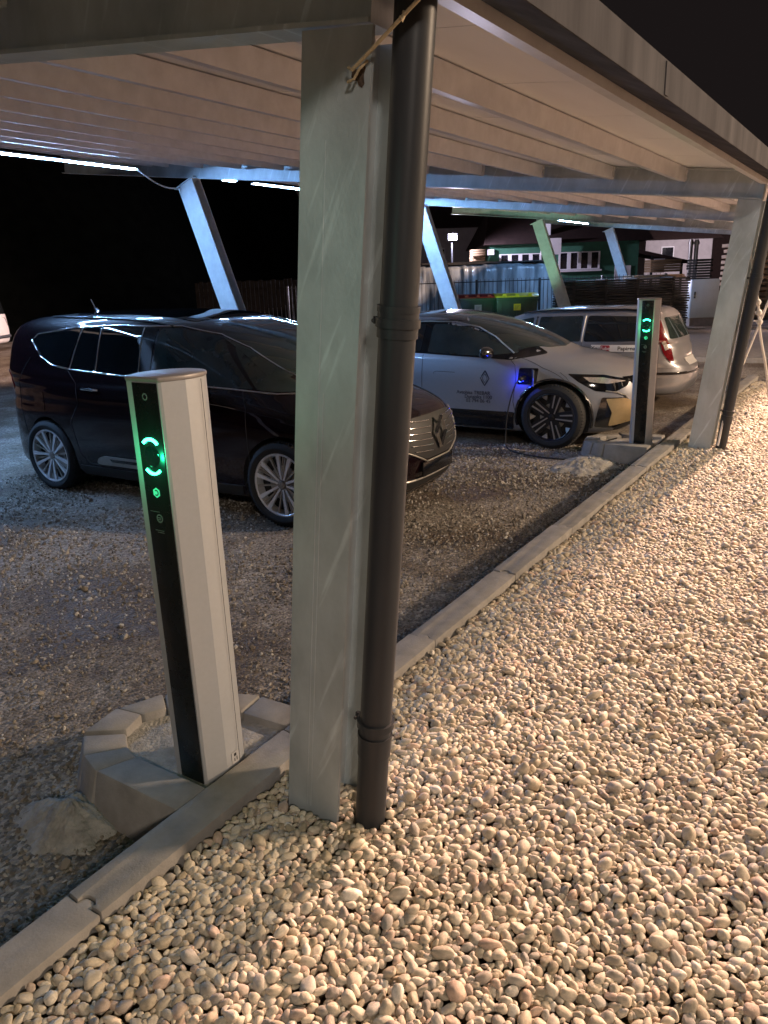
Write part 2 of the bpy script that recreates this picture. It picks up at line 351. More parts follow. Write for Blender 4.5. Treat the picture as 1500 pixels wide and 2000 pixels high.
def hz(x,y): return .012*noise.noise(Vector((x*1.3,y*1.3,7)))+.010*noise.noise(Vector((x*5,y*5,2)))
P_,Ro,Sc=[],[],[]
def addp(x,y,rad,z):
    if ((1.71<x<1.755 or 1.905<x<1.945) and 1.36<y<1.60) or (1.71<x<1.94 and abs(y-1.487)<.016) or ((x-1.805)**2+(y-1.281)**2<.058**2): return
    asp=random.uniform(1.0,1.75); a=rad*math.sqrt(asp)*1.1; b2=rad/math.sqrt(asp)*1.1; c=min(b2,rad)*random.uniform(.60,.92)
    P_.append((x,y,z+c*.1)); Ro.append((random.gauss(0,.33),random.gauss(0,.33),random.uniform(0,6.28))); Sc.append((a,b2,c))
def band(x0,x1,k):
    rad=[(.0250*k,35),(.0195*k,300),(.0150*k,1700),(.0118*k,4200),(.0085*k,7000)]
    for x,y,r0 in pack(x0,x1,-7.0,1.685,rad,1.0/k/k,cell=.03*k):
        if y+r0>1.698: continue
        bz=hz(x,y)
        if bare(x,y):
            if random.random()<.75: continue
            bz-=.012
        addp(x,y,r0,-.026+bz+random.uniform(-.003,.005)+(.35*r0 if random.random()<.15 else 0))
    n=int((x1-x0)*8.7*1300/k/k)
    for x,y in zip(rng.uniform(x0,x1,n).tolist(),rng.uniform(-7,1.67,n).tolist()):
        if seen(x,y): 
            if bare(x,y) and random.random()<.7: continue
            addp(x,y,random.uniform(.007,.015)*k,-.031+hz(x,y))
        
band(.1,5.,1.0); band(5.,9.,1.08); band(9.,13.55,1.25)
# some pebbles lying on top
for i in range(700):
    x=rng.uniform(.3,8); y=rng.uniform(-3,1.66)
    if seen(x,y) and not bare(x,y): addp(x,y,random.uniform(.010,.022),-.006+hz(x,y))
scatter_object('pebbles',P_,Ro,Sc,'pebbles','bed of rounded pale river pebbles on the right of the concrete kerb','pebbles',rough=.33)
P_,Ro,Sc=[],[],[]
n=90000
X=rng.uniform(.2,9,n); Y=rng.uniform(1.86,9,n)
for x,y in zip(X.tolist(),Y.tolist()):
    dist=math.hypot(x,y)
    if dist>9 or not seen(x,y,GZ,60,60): continue
    cl=noise.noise(Vector((x*1.1,y*1.1,3)))
    if random.random()>.55+.9*cl: continue
    s=.0035+.007*random.random()**1.8+(.014*random.random() if random.random()<.04 else 0)+.0012*max(0,dist-4)
    P_.append((x,y,gz(x,y)+s*.2)); Ro.append(tuple(rng.uniform(0,6.28,3))); Sc.append((s*random.uniform(.9,1.7),s,s*random.uniform(.5,.9)))
scatter_object('gravel_chippings',P_,Ro,Sc,'chippings','loose grey chippings trodden into the parking ground under the carport','gravel',subdiv=1,rough=.55,seed=40)
P_,Ro,Sc=[],[],[]
n=9000
X=rng.uniform(.2,13.5,n); Y=rng.uniform(-6,1.69,n)
for x,y in zip(X.tolist(),Y.tolist()):
    if x<6 and seen(x,y) and bare(x,y):
        s=random.uniform(.003,.007); P_.append((x,y,-.045)); Ro.append(tuple(rng.uniform(0,6.28,3))); Sc.append((s*1.4,s,s*.8))
scatter_object('soil_crumbs',P_,Ro,Sc,'chippings','brown crumbs of soil in the bare hollows between the pebbles','soil',subdiv=1,rough=.55,seed=60)

# ------------------------------------------------------------------ carport
AL = math.atan(.116); ca,sa = math.cos(AL),math.sin(AL)
carport = thing('carport','long galvanised steel carport with leaning rear props and pale roof panels over the cars','carport',(1.83,1.48,-.03))
BASE = Matrix.Translation(-Vector((1.83,1.48,-.03)))
def TP(x): # frame plane: local (X, t along rafter, n normal) -> world, origin at rafter underside above the column front
    return BASE @ axes((1,0,0),(0,ca,sa),(0,-sa,ca),(x,1.13,2.333))
def TC(x,lean,y,z=2.333): # leaning upright: local y across, z up along the lean
    a=math.atan(lean); return BASE @ axes((1,0,0),(0,math.cos(a),math.sin(a)),(0,-math.sin(a),math.cos(a)),(x,y,z))
XF=[-4.67,1.73,8.20,14.67,21.14,27.6]
for i,x in enumerate(XF):
    M=TP(x)
    # rafter: I beam
    mb=MB(); D=.25; W=.12
    mb.box((.0,0,0),(W,10.1,.012),M); mb.box((.0,0,D-.012),(W,10.1,D),M); mb.box((W/2-.004,0,.012),(W/2+.004,10.1,D-.012),M)
    mb.box((.003,-.004,.0),(W-.003,-.001,D),M)
    mb.build('rafter','galv',carport)
    # column, H section, square to the rafter
    mb=MB(); L=2.46; d=.20; f=.012; y0,y1=.0,.212; M=TC(x,.108,1.118,2.329)
    mb.box((0,y0,-L),(f,y1,-.002),M); mb.box((d-f,y0,-L),(d,y1,-.002),M); mb.box((f,(y0+y1)/2-.005,-L),(d-f,(y0+y1)/2+.005,-.002),M)
    co=mb.build('column','galv',carport)
    mb=MB(); mb.box((-.0016,.128,-L+.1),(-.0002,.132,-.25),M); mb.box((-.0016,.112,-L+.1),(-.0002,.114,-.9),M); mb.build('weld_seam','galv',co)
    # leaning rear prop, H section
    M=TP(x); mb=MB(); top=Vector((0,7.28,0)); bot=Vector((0,5.53,-3.44)); dr=(bot-top); Lp=dr.length; dr.normalize(); tt=Vector((0,-dr.z,dr.y))
    Mp=M@axes((1,0,0),tt,dr,top)
    w=.30
    mb.box((0,0,.0),(.012,w,Lp),Mp); mb.box((.148,0,.0),(.16,w,Lp),Mp); mb.box((.012,w/2-.005,.0),(.148,w/2+.005,Lp),Mp)
    mb.box((-.02,-.05,-.012),(.18,w+.06,-.001),Mp)
    o=mb.build('rear_prop','galv_prop',carport)
# purlins between the frames with end plates, roof sheets above
TY=[-.02,.70,1.40,2.14,2.83,3.52,4.22,4.93,5.64,6.35,7.05,7.72,8.05]
for i in range(len(XF)-1):
    xa,xb=XF[i],XF[i+1]; M=TP(0)
    for j,t in enumerate(TY):
        mb=MB(); a=xa+.125; e=xb-.005
        mb.box((a,t,.128),(e,t+.055,.131),M); mb.box((a,t,.131),(a+e-a,t+.003,.247),M); mb.box((a,t+.003,.247),(e,t+.055,.2495),M); mb.box((a,t+.052,.131),(e,t+.055,.146),M)
        mb.box((a,t-.03,.14),(a+.006,t-.001,.24),M); mb.box((e-.05,t-.008,.135),(e-.002,t-.001,.243),M)
        for q in (.155,.215): mb.lathe([(0,-.004),(.009,-.004),(.009,.004),(0,.004)],8,M@Matrix.Translation((e-.025,t-.012,q))@Matrix.Rotation(R_(90),4,'Z'))
        mb.build('purlin','purlin',carport)
for i in range(len(XF)-1):
    for j in range(8):
        t0=-.05+j*1.03; n=6; mb=MB(); M=TP(0)
        for k in range(n):
            w=(XF[i+1]-XF[i])/n; x0=XF[i]+.06+k*w
            mb.box((x0+.004,t0+.004,.256),(x0+w-.004,t0+1.024,.288),M)
        mb.build('roof_panel','sheet',carport)
# eaves gutter along the front
mb=MB(); M=BASE
mb.prism([(.86,2.395),(1.065,2.478),(1.065,2.545),(1.061,2.545),(1.061,2.484),(.864,2.403),(.864,2.520),(.880,2.520),(.880,2.526),(.856,2.526),(.856,2.396)],-4.7,27.8,'x')
bmesh.ops.transform(mb.b,matrix=M,verts=mb.b.verts)
mb.build('gutter','gutter',carport)
for k in range(10):
    mb=MB(); x=-3+3.2*k; mb.box((x,.851,2.402),(x+.05,.8555,2.519)); bmesh.ops.transform(mb.b,matrix=BASE,verts=mb.b.verts); mb.build('gutter_joint','gutter',carport)
# downpipes beside the columns
def downpipe(x):
    mb=MB(); Mp=TC(x,.1005,1.047)
    cx,cy=.075,0; r0=.0515
    def A(r,z0,z1,n=40):
        mb.lathe([(r-.004,z0),(r,z0),(r,z1),(r-.004,z1)],n,Mp@Matrix.Translation((cx,cy,0))@Matrix.Rotation(R_(-90),4,'Y'))
    A(r0,-2.52,.09); A(r0+.005,-.74,-.655); A(r0+.007,-.672,-.655); A(r0+.004,-2.10,-2.02) ; A(r0+.006,-2.035,-2.02)
    o=mb.build('downpipe','pipe',carport)
    for z in (-.70,-1.98):
        cl=MB(); cl.lathe([(r0+.0065,z-.012),(r0+.010,z-.012),(r0+.010,z+.012),(r0+.0065,z+.012)],40,Mp@Matrix.Translation((cx,cy,0))@Matrix.Rotation(R_(-90),4,'Y'))
        cl.box((cx-.006,cy+r0+.006,z-.01),(cx+.006,cy+r0+.025,z+.01),Mp); cl.lathe([(0,-.012),(.006,-.012),(.006,.012),(0,.012)],8,Mp@Matrix.Translation((cx-.012,cy+r0+.014,z)))
        cl.build('pipe_clamp','pipe',o)
for x in (1.73,8.20,14.67,21.14): downpipe(x)

# LED strips under the rear purlin
def led(x0,x1,lab,y=8.62,z=3.245,power=60):
    t=thing('led_strip_lamp',lab,'strip light',((x0+x1)/2,y,z),0,'LED strip lamps under the rear edge of the roof')
    h=(x1-x0)/2
    mb=MB(); mb.box((-h,-.014,-.008),(h,.014,.0)); mb.build('diffuser','led',t)
    mb=MB(); mb.box((-h-.02,-.045,.001),(h+.02,.045,.014)); mb.box((-h-.02,.0455,-.012),(h+.02,.048,.014)); mb.build('housing','galv',t)
    return t
led(1.95,7.45,'longest white LED strip lamp, nearest the camera, under the rear roof edge')
led(9.14,9.36,'tiny white LED strip lamp just right of the first leaning prop')
led(9.78,14.4,'bright LED strip lamp between the first two leaning props, behind the near column')
led(23.2,25.2,'far LED strip lamp left of the farthest blue leaning prop')
led(25.35,25.75,'short far LED strip lamp touching the top of the farthest blue prop')
t=thing('lamp_cable','thin white cable hanging from the end of the long LED strip to the first prop','cable',(7.47,8.62,3.24))
mb=MB(); pts=[]
for k in range(17):
    q=k/16; pts.append((1.05*q,-.02,-.16*math.sin(math.pi*q)**1.0-.06*q))
mb.tube(pts,.010,8); mb.build('wire','white_print',t)

# ropes
t=thing('tie_rope','tan rope tied through the rusty hole near the top of the near column','rope',(1.70,1.16,2.23))
pts=[(0,.012,.008),(-.004,0,0),(-.004,-.09,.053),(-.004,-.18,.107),(-.004,-.30,.18),(-.004,-.46,.30)]
mb=MB(); mb.tube(pts,.0045,8); mb.tube([(.02,.02,-.015),(.0,.015,-.022),(-.004,-.005,-.02),(-.002,-.02,.0),(.02,-.03,.02)],.0035,8); mb.tube([(-.006,-.14,.085),(-.012,-.148,.075),(-.004,-.15,.088),(.004,-.143,.097)],.004,6)
mb.build('cord','rope',t)
mb=MB(); rr=[]
for k in range(14):
    an=2*math.pi*k/14; q=.017*(1+.35*math.sin(3*an+1)); rr.append((1.73-.0022-1.70+0, 0+q*math.cos(an)*1.1,-.005+q*math.sin(an)*1.3))
tb=bmesh.new(); tb.faces.new([tb.verts.new(p) for p in rr]); mb.add(tb); mb.build('rust_patch','rust',t)

# ------------------------------------------------------------------ charging bollards
def bollard_outline(sc=1.):
    pts=[(-.120,.070),(-.120,-.078),(-.112,-.085),(-.034,-.112)]
    for k in range(1,24):
        an=-math.pi/2+math.pi*k/24; cx=-.034; pts.append((cx+.156*math.copysign(abs(math.cos(an))**.8,math.cos(an)), .112*math.copysign(abs(math.sin(an))**.85,math.sin(an))))
    pts+=[(-.034,.112),(-.114,.077)]
    return [(x*sc,y*sc) for x,y in pts]
def bollard():
    t=thing('charging_bollard','silver charging bollard with glowing green ring, nearest the camera','charging bollard',(1.762,1.990,-.03),0,'charging bollards along the kerb')
    mb=MB(); mb.prism(bollard_outline(),0,1.492,'z'); mb.build('housing','bollard',t,20)
    mb=MB(); mb.prism(bollard_outline(1.025),1.492,1.508,'z',bev=.005); mb.build('cap','bollard_cap',t)
    mb=MB(); tb=bmesh.new()
    Y0=-.0155; mb.box((-.1235,-.073,.008),(-.119,.042,1.489),bev=.0015); p=mb.build('front_panel','panel',t)
    X=-.1242
    def arc(r,w,a0,a1,z,m,name,x=X,th=.004,par=p,n=18):
        tb=bmesh.new(); R4=[]
        for k in range(n+1):
            an=R_(a0+(a1-a0)*k/n); tp=1.
            ro,ri=r+w/2,r-w/2
            R4.append([tb.verts.new((xx,Y0+q*math.cos(an),z+q*math.sin(an))) for xx,q in ((x-th,ro),(x-th,ri),(x,ri),(x,ro))])
        for k in range(n):
            for i in range(4): tb.faces.new((R4[k][i],R4[k][(i+1)%4],R4[k+1][(i+1)%4],R4[k+1][i]))
        tb.faces.new(R4[0]); tb.faces.new(R4[-1]); bmesh.ops.recalc_face_normals(tb,faces=tb.faces)
        mb=MB(); mb.add(tb); return mb.build(name,m,par)
    zc=1.249
    arc(.0445,.0095,42,138,zc+.0135,'green_glow','light_ring'); arc(.0445,.0080,-136,-44,zc-.0135,'green_glow','light_ring')
    arc(.043,.010,-39,-142,zc,'black_matte','socket_ring') if False else None
    arc(.041,.004,150,210,zc,'green_faint','light_ring') if False else None
    mb=MB(); mb.lathe([(0,0),(.033,0),(.036,.0015),(.036,.003),(0,.003)],40,Matrix.Translation((X-.0016,Y0,zc))); mb.build('socket_cover','black_gloss',p)
    # badge: hexagon outline with a C inside
    mb=MB(); zb=1.126
    hexo=[(Y0+.0175*math.cos(R_(30+60*k)),zb+.0175*math.sin(R_(30+60*k))) for k in range(6)]
    mb.prism(hexo,X-.0008,X,'x'); mb.build('badge','green_faint',p)
    arc(.0085,.004,50,310,zb,'black_matte','badge',x=X-.0009,th=.0006)
    arc(.013,.004,0,360,1.036,'grey_print','emblem',th=.0006); 
    mb=MB(); [mb.box((X-.0008,-.022,1.031+dz),(X-.0002,-.004,1.0335+dz)) for dz in (0,.006)]; mb.box((X-.0008,-.03,.992),(X-.0002,.012,.9935)); mb.box((X-.0008,-.03,.985),(X-.0002,.002,.9865)); mb.box((X-.0008,-.018,1.058),(X-.0002,.026,1.0593)); mb.build('print','grey_print',p)
    arc(.010,.0035,0,360,1.445,'grey_print','sensor_ring',th=.0006)
    mb=MB(); mb.lathe([(0,0),(.0035,0),(.0035,.001),(0,.001)],12,Matrix.Translation((X-.0012,Y0,1.445))); mb.build('sensor','black_gloss',p)
    # seam and the small sticker at the foot
    mb=MB(); mb.box((.0325,-.1128,.0),(.0335,-.1113,1.488)); mb.build('seam','black_matte',t)
    mb=MB(); mb.box((-.008,-.1135,.035),(.030,-.1125,.085)); s_=mb.build('sticker','plate',t)
    mb=MB(); mb.box((.004,-.1139,.066),(.016,-.1136,.078)); mb.box((.016,-.1139,.045),(.02,-.1136,.062)); mb.box((.004,-.1139,.045),(.008,-.1136,.058)); mb.build('print','black_matte',s_)
    l=lamp('ring_light','POINT',(-.215,Y0,zc+.0),1.3,(.02,1,.38),.001,parent=t); l.data.specular_factor=0
    return t
b1=bollard(); b2=copy_tree(b1); b2.location=(8.15,2.055,-.03); b2['label']='smaller silver charging bollard behind, standing in front of the white car'
b3=None
# ------------------------------------------------------------------ concrete rings round the bollards
def base_ring():
    t=thing('charger_base','grey concrete block ring filled with mortar around the near bollard','concrete base',(1.757,2.02,-.03),0,'concrete rings around the bollard feet')
    O=Vector((1.757,2.02,0))
    out=[(1.455,1.853),(1.46,2.30),(1.505,2.44),(1.60,2.565),(1.80,2.60),(1.99,2.52),(2.10,2.34),(2.19,2.12),(2.20,1.853)]
    inn=[(1.60,1.853),(1.60,2.24),(1.635,2.33),(1.70,2.42),(1.82,2.46),(1.91,2.41),(2.00,2.27),(2.045,2.10),(2.06,1.853)]
    for k in range(len(out)-1):
        a,b_,c_,d=[Vector(v+(0,)) for v in (out[k],out[k+1],inn[k+1],inn[k])]
        g=.003; e=(b_-a).normalized()*g; e2=(c_-d).normalized()*g if (c_-d).length>0 else e
        a+=e; b_-=e; d+=e2; c_-=e2
        h=.045-.006*(k%3)
        cen=(a+b_+c_+d)/4; tb=bmesh.new(); outw=((a+b_)/2-(c_+d)/2).normalized()
        lo=[a+outw*.045,b_+outw*.045,c_,d]; 
        z0,zm=-.26,-.135
        V=[tb.verts.new((p.x-O.x,p.y-O.y,z0)) for p in lo]+[tb.verts.new((p.x-O.x,p.y-O.y,zm)) for p in lo]+[tb.verts.new((p.x-O.x,p.y-O.y,h)) for p in (a,b_,c_,d)]
        for q in (0,4):
            for i in range(4): tb.faces.new((V[q+i],V[q+(i+1)%4],V[q+4+(i+1)%4],V[q+4+i]))
        tb.faces.new((V[3],V[2],V[1],V[0])); tb.faces.new((V[8],V[9],V[10],V[11])); bmesh.ops.recalc_face_normals(tb,faces=tb.faces)
        bmesh.ops.bevel(tb,geom=[e_ for e_ in tb.edges if e_.calc_face_angle(0)>.4],offset=.012,segments=2,profile=.5,affect='EDGES')
        mb=MB(); mb.add(tb); mb.build('kerb_block','concrete',t)
    # mortar inside
    tb=bmesh.new(); c=Vector((1.83,2.1)); rings=[]; nn=len(inn)
    poly=[Vector(p) for p in inn]; 
    fine=[]
    for i in range(nn):
        a=poly[i]; b_=poly[(i+1)%nn]; m_=max(2,int((b_-a).length/.04))
        for q in range(m_): fine.append(a.lerp(b_,q/m_))
    for r_i in range(10):
        f=1-r_i/9.5; rings.append([tb.verts.new((c.x+(p.x-c.x)*f*1.01-O.x, c.y+(p.y-c.y)*f*1.01-O.y, .012+.014*noise.noise(Vector((p.x*9*f,p.y*9*f,r_i*.3)))-.008*f)) for p in fine])
    for i in range(9):
        for k in range(len(fine)): tb.faces.new((rings[i][k],rings[i][(k+1)%len(fine)],rings[i+1][(k+1)%len(fine)],rings[i+1][k]))
    tb.faces.new(rings[-1]); bmesh.ops.recalc_face_normals(tb,faces=tb.faces)
    mb=MB(); mb.add(tb); mb.build('mortar_fill','mortar',t)
    return t
r1=base_ring(); r2=copy_tree(r1); r2.location=(8.17,2.075,-.03); r2['label']='concrete block ring filled with mortar around the far bollard'
def heap(name,label,cx,cy,rx,ry,h,m='mortar',seed=0):
    tb=bmesh.new(); NR,NA=34,96; cen=tb.verts.new((0,0,h)); rings=[]
    def nz(x,y,f): 
        x+=seed; return (.030*noise.noise(Vector((x*7,y*7,seed)))+.020*noise.noise(Vector((x*19,y*19,seed)))+.012*noise.noise(Vector((x*46,y*46,seed)))+.007*noise.noise(Vector((x*95,y*95,seed))))*(1-f*.6)
    for i in range(1,NR+1):
        f=i/NR; ring=[]
        for k in range(NA):
            a=2*math.pi*k/NA; e=1+.22*noise.noise(Vector((math.cos(a)*1.6,math.sin(a)*1.6,seed)))+.02*noise.noise(Vector((math.cos(a)*6,math.sin(a)*6,seed)))
            x,y=f*rx*math.cos(a)*e,f*ry*math.sin(a)*e; ring.append(tb.verts.new((x,y,h*(.5+.5*math.cos(math.pi*f))+nz(x,y,f)-.03*f**4)))
        rings.append(ring)
    for k in range(NA): tb.faces.new((cen,rings[0][k],rings[0][(k+1)%NA]))
    for i in range(NR-1):
        for k in range(NA): tb.faces.new((rings[i][k],rings[i+1][k],rings[i+1][(k+1)%NA],rings[i][(k+1)%NA]))
    bmesh.ops.recalc_face_normals(tb,faces=tb.faces)
    mb=MB(); mb.add(tb); o=mb.build(name,m,None,80); o.location=(cx,cy,GZ); return tag(o,label,'mortar','spilled mortar beside the concrete rings')
heap('mortar_spill','pale rough mortar spilled against the near concrete ring',1.37,2.36,.17,.25,.085,seed=2)
heap('mortar_spill','pale mortar spill on the gravel beside the far concrete ring',7.60,2.45,.75,.40,.06,seed=5)

# ------------------------------------------------------------------ cars
def catmull(K, sub=7):
    K=[np.array(k,float) for k in K]; out=[]
    for i in range(len(K)-1):
        p0=K[max(0,i-1)]; p1=K[i]; p2=K[i+1]; p3=K[min(len(K)-1,i+2)]
        for q in range(sub):
            u_=q/sub
            v=.5*((2*p1)+(-p0+p2)*u_+(2*p0-5*p1+4*p2-p3)*u_**2+(-p0+3*p1-3*p2+p3)*u_**3)
            lo=np.minimum(p1,p2); hi=np.maximum(p1,p2); out.append(np.clip(v,lo,hi))
    out.append(K[-1]); return out
def shell(K, n=112):
    tb=bmesh.new(); rings=[]
    for z,sf,sr,w,e in catmull(K):
        m_=(sf+sr)/2; Lf=m_-sf; ring=[]
        for k in range(n):
            a=2*math.pi*k/n; c=math.cos(a); s=math.sin(a); p=2/(e if s>0 else e*1.15)
            # concentrate points at the corners, keep the flanks straight
            ring.append(tb.verts.new((w*math.copysign(abs(c)**p,c), m_-Lf*math.copysign(abs(s)**p,s), z)))
        rings.append(ring)
    for i in range(len(rings)-1):
        for k in range(n): tb.faces.new((rings[i][k],rings[i][(k+1)%n],rings[i+1][(k+1)%n],rings[i+1][k]))
    tb.faces.new(rings[0][::-1]); tb.faces.new(rings[-1]); bmesh.ops.recalc_face_normals(tb,faces=tb.faces)
    return tb
def resample(pts, step, closed=False):
    P=[Vector(p) for p in pts]; 
    if closed: P=P+[P[0]]
    out=[]
    for a,b_ in zip(P[:-1],P[1:]):
        m_=max(1,int((b_-a).length/step))
        for q in range(m_): out.append(a.lerp(b_,q/m_))
    if not closed: out.append(P[-1])
    return out
def smooth_poly(pts, corner=.05, n=3):  # round the corners of a closed outline
    P=[Vector(p) for p in pts]; out=[]
    for i,p in enumerate(P):
        a=P[i-1]; b_=P[(i+1)%len(P)]; da=(a-p); db=(b_-p); ra=min(corner,da.length*.45); rb=min(corner,db.length*.45)
        A=p+da.normalized()*ra; B_=p+db.normalized()*rb
        for q in range(n+1): u_=q/n; out.append((1-u_)**2*A+2*u_*(1-u_)*p+u_*u_*B_)
    return out
class Car:
    def __init__(s, K, root):
        s.root=root; s.tb=shell(K); s.bvh=BVHTree.FromBMesh(s.tb)
    def cast(s, q, view):
        if view=='L': o=Vector((-3,q[0],q[1])); d=Vector((1,0,0))
        elif view=='R': o=Vector((3,q[0],q[1])); d=Vector((-1,0,0))
        elif view=='F': o=Vector((q[0],-3,q[1])); d=Vector((0,1,0))
        elif view=='B': o=Vector((q[0],9,q[1])); d=Vector((0,-1,0))
        else: o=Vector((q[0],q[1],4)); d=Vector((0,0,-1))
        h=s.bvh.ray_cast(o,d)
        if h[0] is None:
            h=s.bvh.find_nearest(o+d*(2.2 if view in 'LR' else 3.2))
        nn=h[1]
        if nn.dot(d)>0: nn=-nn
        return h[0],nn
    def body(s, name, m, arches, cut=.27):
        me=bpy.data.meshes.new(name); s.tb.to_mesh(me); o=bpy.data.objects.new(name,me); COL.objects.link(o); o.data.materials.append(MATS[m]); o.data.materials.append(MATS['black_matte'])
        cs=[]
        for (y,z,r) in arches:
            for sd in (-1,1):
                t=bmesh.new(); bmesh.ops.create_cone(t,cap_ends=True,segments=64,radius1=r,radius2=r,depth=cut*2)
                bmesh.ops.transform(t,matrix=Matrix.Translation((sd*.95,y,z))@Matrix.Rotation(R_(90),4,'Y'),verts=t.verts)
                cm=bpy.data.meshes.new('cut'); t.to_mesh(cm); t.free(); cm.materials.append(MATS['black_matte']); cm.materials.append(MATS['black_matte'])
                for p in cm.polygons: p.material_index=1
                co=bpy.data.objects.new('cut',cm); COL.objects.link(co); cs.append(co)
                md=o.modifiers.new('b','BOOLEAN'); md.object=co; md.operation='DIFFERENCE'; md.solver='EXACT'; md.material_mode='INDEX'
        dg=bpy.context.evaluated_depsgraph_get(); dg.update(); nm=bpy.data.meshes.new_from_object(o.evaluated_get(dg)); o.modifiers.clear(); o.data=nm; nm.name=name
        for c in cs: bpy.data.objects.remove(c)
        for p in nm.polygons: p.use_smooth=True
        nm.set_sharp_from_angle(angle=R_(40)); o.parent=s.root; return o
    def patch(s, pts, view, name, m, parent=None, off=.004, step=.06, depth=.012, rnd=.03, both=False):
        res=None
        for vw in ((view,) if not both else (('L','R') if view=='L' else (view,))):
            P=smooth_poly(pts,rnd) if rnd else [Vector(p) for p in pts]
            P=[Vector((p.x,p.y)) for p in resample(P,step,True)]
            t=bmesh.new(); f=t.faces.new([t.verts.new((p.x,p.y,0)) for p in P])
            x0=min(p.x for p in P); x1=max(p.x for p in P); y0=min(p.y for p in P); y1=max(p.y for p in P)
            x=x0+step
            while x<x1: bmesh.ops.bisect_plane(t,geom=t.verts[:]+t.edges[:]+t.faces[:],plane_co=(x,0,0),plane_no=(1,0,0)); x+=step
            y=y0+step
            while y<y1: bmesh.ops.bisect_plane(t,geom=t.verts[:]+t.edges[:]+t.faces[:],plane_co=(0,y,0),plane_no=(0,1,0)); y+=step
            nb={}
            for v in t.verts:
                p,nn=s.cast(v.co,vw); nb[v]=nn; v.co=p+nn*off
            bmesh.ops.recalc_face_normals(t,faces=t.faces)
            av=sum((f.normal.dot(nb[f.verts[0]]) for f in t.faces))
            if av<0: bmesh.ops.reverse_faces(t,faces=t.faces)
            be=[e for e in t.edges if e.is_boundary]; nv={}
            for e in be:
                for v in e.verts:
                    if v not in nv: nv[v]=t.verts.new(v.co-nb[v]*depth)
            for e in be:
                l=e.link_loops[0]; a,b_=l.vert,l.link_loop_next.vert
                t.faces.new((b_,a,nv[a],nv[b_]))
            mb=MB(); mb.add(t); res=mb.build(name,m,parent or s.root,28)
        return res
    def line(s, pts, view, name, m, parent=None, r=.004, off=.003, step=.05, closed=False, both=False, flat=1.):
        for vw in ((view,) if not both else (('L','R') if view=='L' else (view,))):
            q=[]
            for p in resample(pts,step,closed):
                a,nn=s.cast(p,vw); q.append(a+nn*off)
            if closed: q.append(q[0])
            mb=MB(); mb.tube(q,r,6,flat); o=mb.build(name,m,parent or s.root,60)
        return o
def wheel(root, x, y, side, R, Rr, kind, rot=0., width=.21):
    # side -1: outer face towards -x
    t=thing('wheel',None,None); t.parent=root; t.location=(x,y,R); t.rotation_euler=(0,0,0 if side<0 else math.pi)
    W=width
    mb=MB(); mb.lathe([(Rr,.012),(Rr+.012,.0),(R-.045,-.006),(R-.014,.010),(R-.002,.032),(R,.05),(R,W-.05),(R-.02,W-.01),(Rr,W)],72,cap=False)
    if True:
        for k in range(66):
            a=2*math.pi*k/66
            mb.box((.018,-.0045,R-.018),(.045,.0045,R+.0035),Matrix.Rotation(a,4,'X')); 
            mb.box((.06,-.004,R-.008),(W-.06,.004,R+.003),Matrix.Rotation(a+.03,4,'X'))
    mb.build('tyre','tyre',t)
    mb=MB(); mb.lathe([(Rr+.004,.010),(Rr-.008,.006),(Rr-.016,.012),(Rr-.022,.06),(Rr-.03,W-.01)],72,cap=False); rim=mb.build('rim','rim_dark' if kind=='five' else 'rim_metal',t)
    mb=MB(); mb.lathe([(0,.085),(Rr-.025,.085),(Rr-.025,.09),(0,.09)],48); mb.build('rim_back','black_matte',t)
    mb=MB(); mb.lathe([(.0,.070),(.15,.070),(.15,.082),(0,.082)],48); mb.build('brake_disc','satin',t)
    def bar(mb,r0,r1,w0,w1,x0,x1,ang,off0=0,off1=0,th=.02):
        pts=[(-w0/2+off0,r0),(w0/2+off0,r0),(w1/2+off1,r1),(-w1/2+off1,r1)]
        tb=bmesh.new(); V=[tb.verts.new((x0 if i in(0,1) else x1,p[0],p[1])) for i,p in enumerate(pts)]+[tb.verts.new((x0+th if i in(0,1) else x1+th,p[0],p[1])) for i,p in enumerate(pts)]
        for i in range(4): tb.faces.new((V[i],V[(i+1)%4],V[4+(i+1)%4],V[4+i]))
        tb.faces.new(V[3::-1]); tb.faces.new(V[4:]); bmesh.ops.recalc_face_normals(tb,faces=tb.faces)
        mb.add(tb,Matrix.Rotation(ang,4,'X'))
    if kind=='multi':
        for k in range(5):
            a=rot+2*math.pi*k/5; mb=MB()
            for sg in (-1,1):
                bar(mb,.04,.115,.020,.022,.030,.018,a,sg*.012,sg*.030); bar(mb,.115,Rr-.010,.022,.040,.018,.008,a,sg*.030,sg*.062)
            mb.build('spoke','rim_metal',t)
            mb=MB(); bar(mb,.05,Rr-.012,.010,.016,.036,.020,a+math.pi/5); 
            bar(mb,.10,Rr-.012,.007,.008,.034,.018,a,0,.012); bar(mb,.10,Rr-.012,.007,.008,.034,.018,a,0,-.012)
            mb.build('spoke','satin',t)
    else:
        for k in range(5):
            a=rot+2*math.pi*k/5; mb=MB()
            bar(mb,.02,Rr-.012,.085,.16,.040,.022,a,0,0,.03); mb.build('spoke','rim_dark',t)
            mb=MB(); bar(mb,.045,Rr-.012,.012,.018,.030,.010,a,-.020,-.036); bar(mb,.10,Rr-.012,.012,.018,.026,.010,a,.020,.030); mb.build('spoke','satin',t)
            mb=MB(); bar(mb,Rr-.07,Rr-.010,.004,.085,.045,.016,a+math.pi/5,0,0); mb.build('rim_corner','satin',t)
    mb=MB(); mb.lathe([(0,.018),(.022,.018),(.030,.022),(.032,.045),(0,.045)],24); mb.build('hub_cap','rim_dark' if kind=='five' else 'satin',t)
    return t
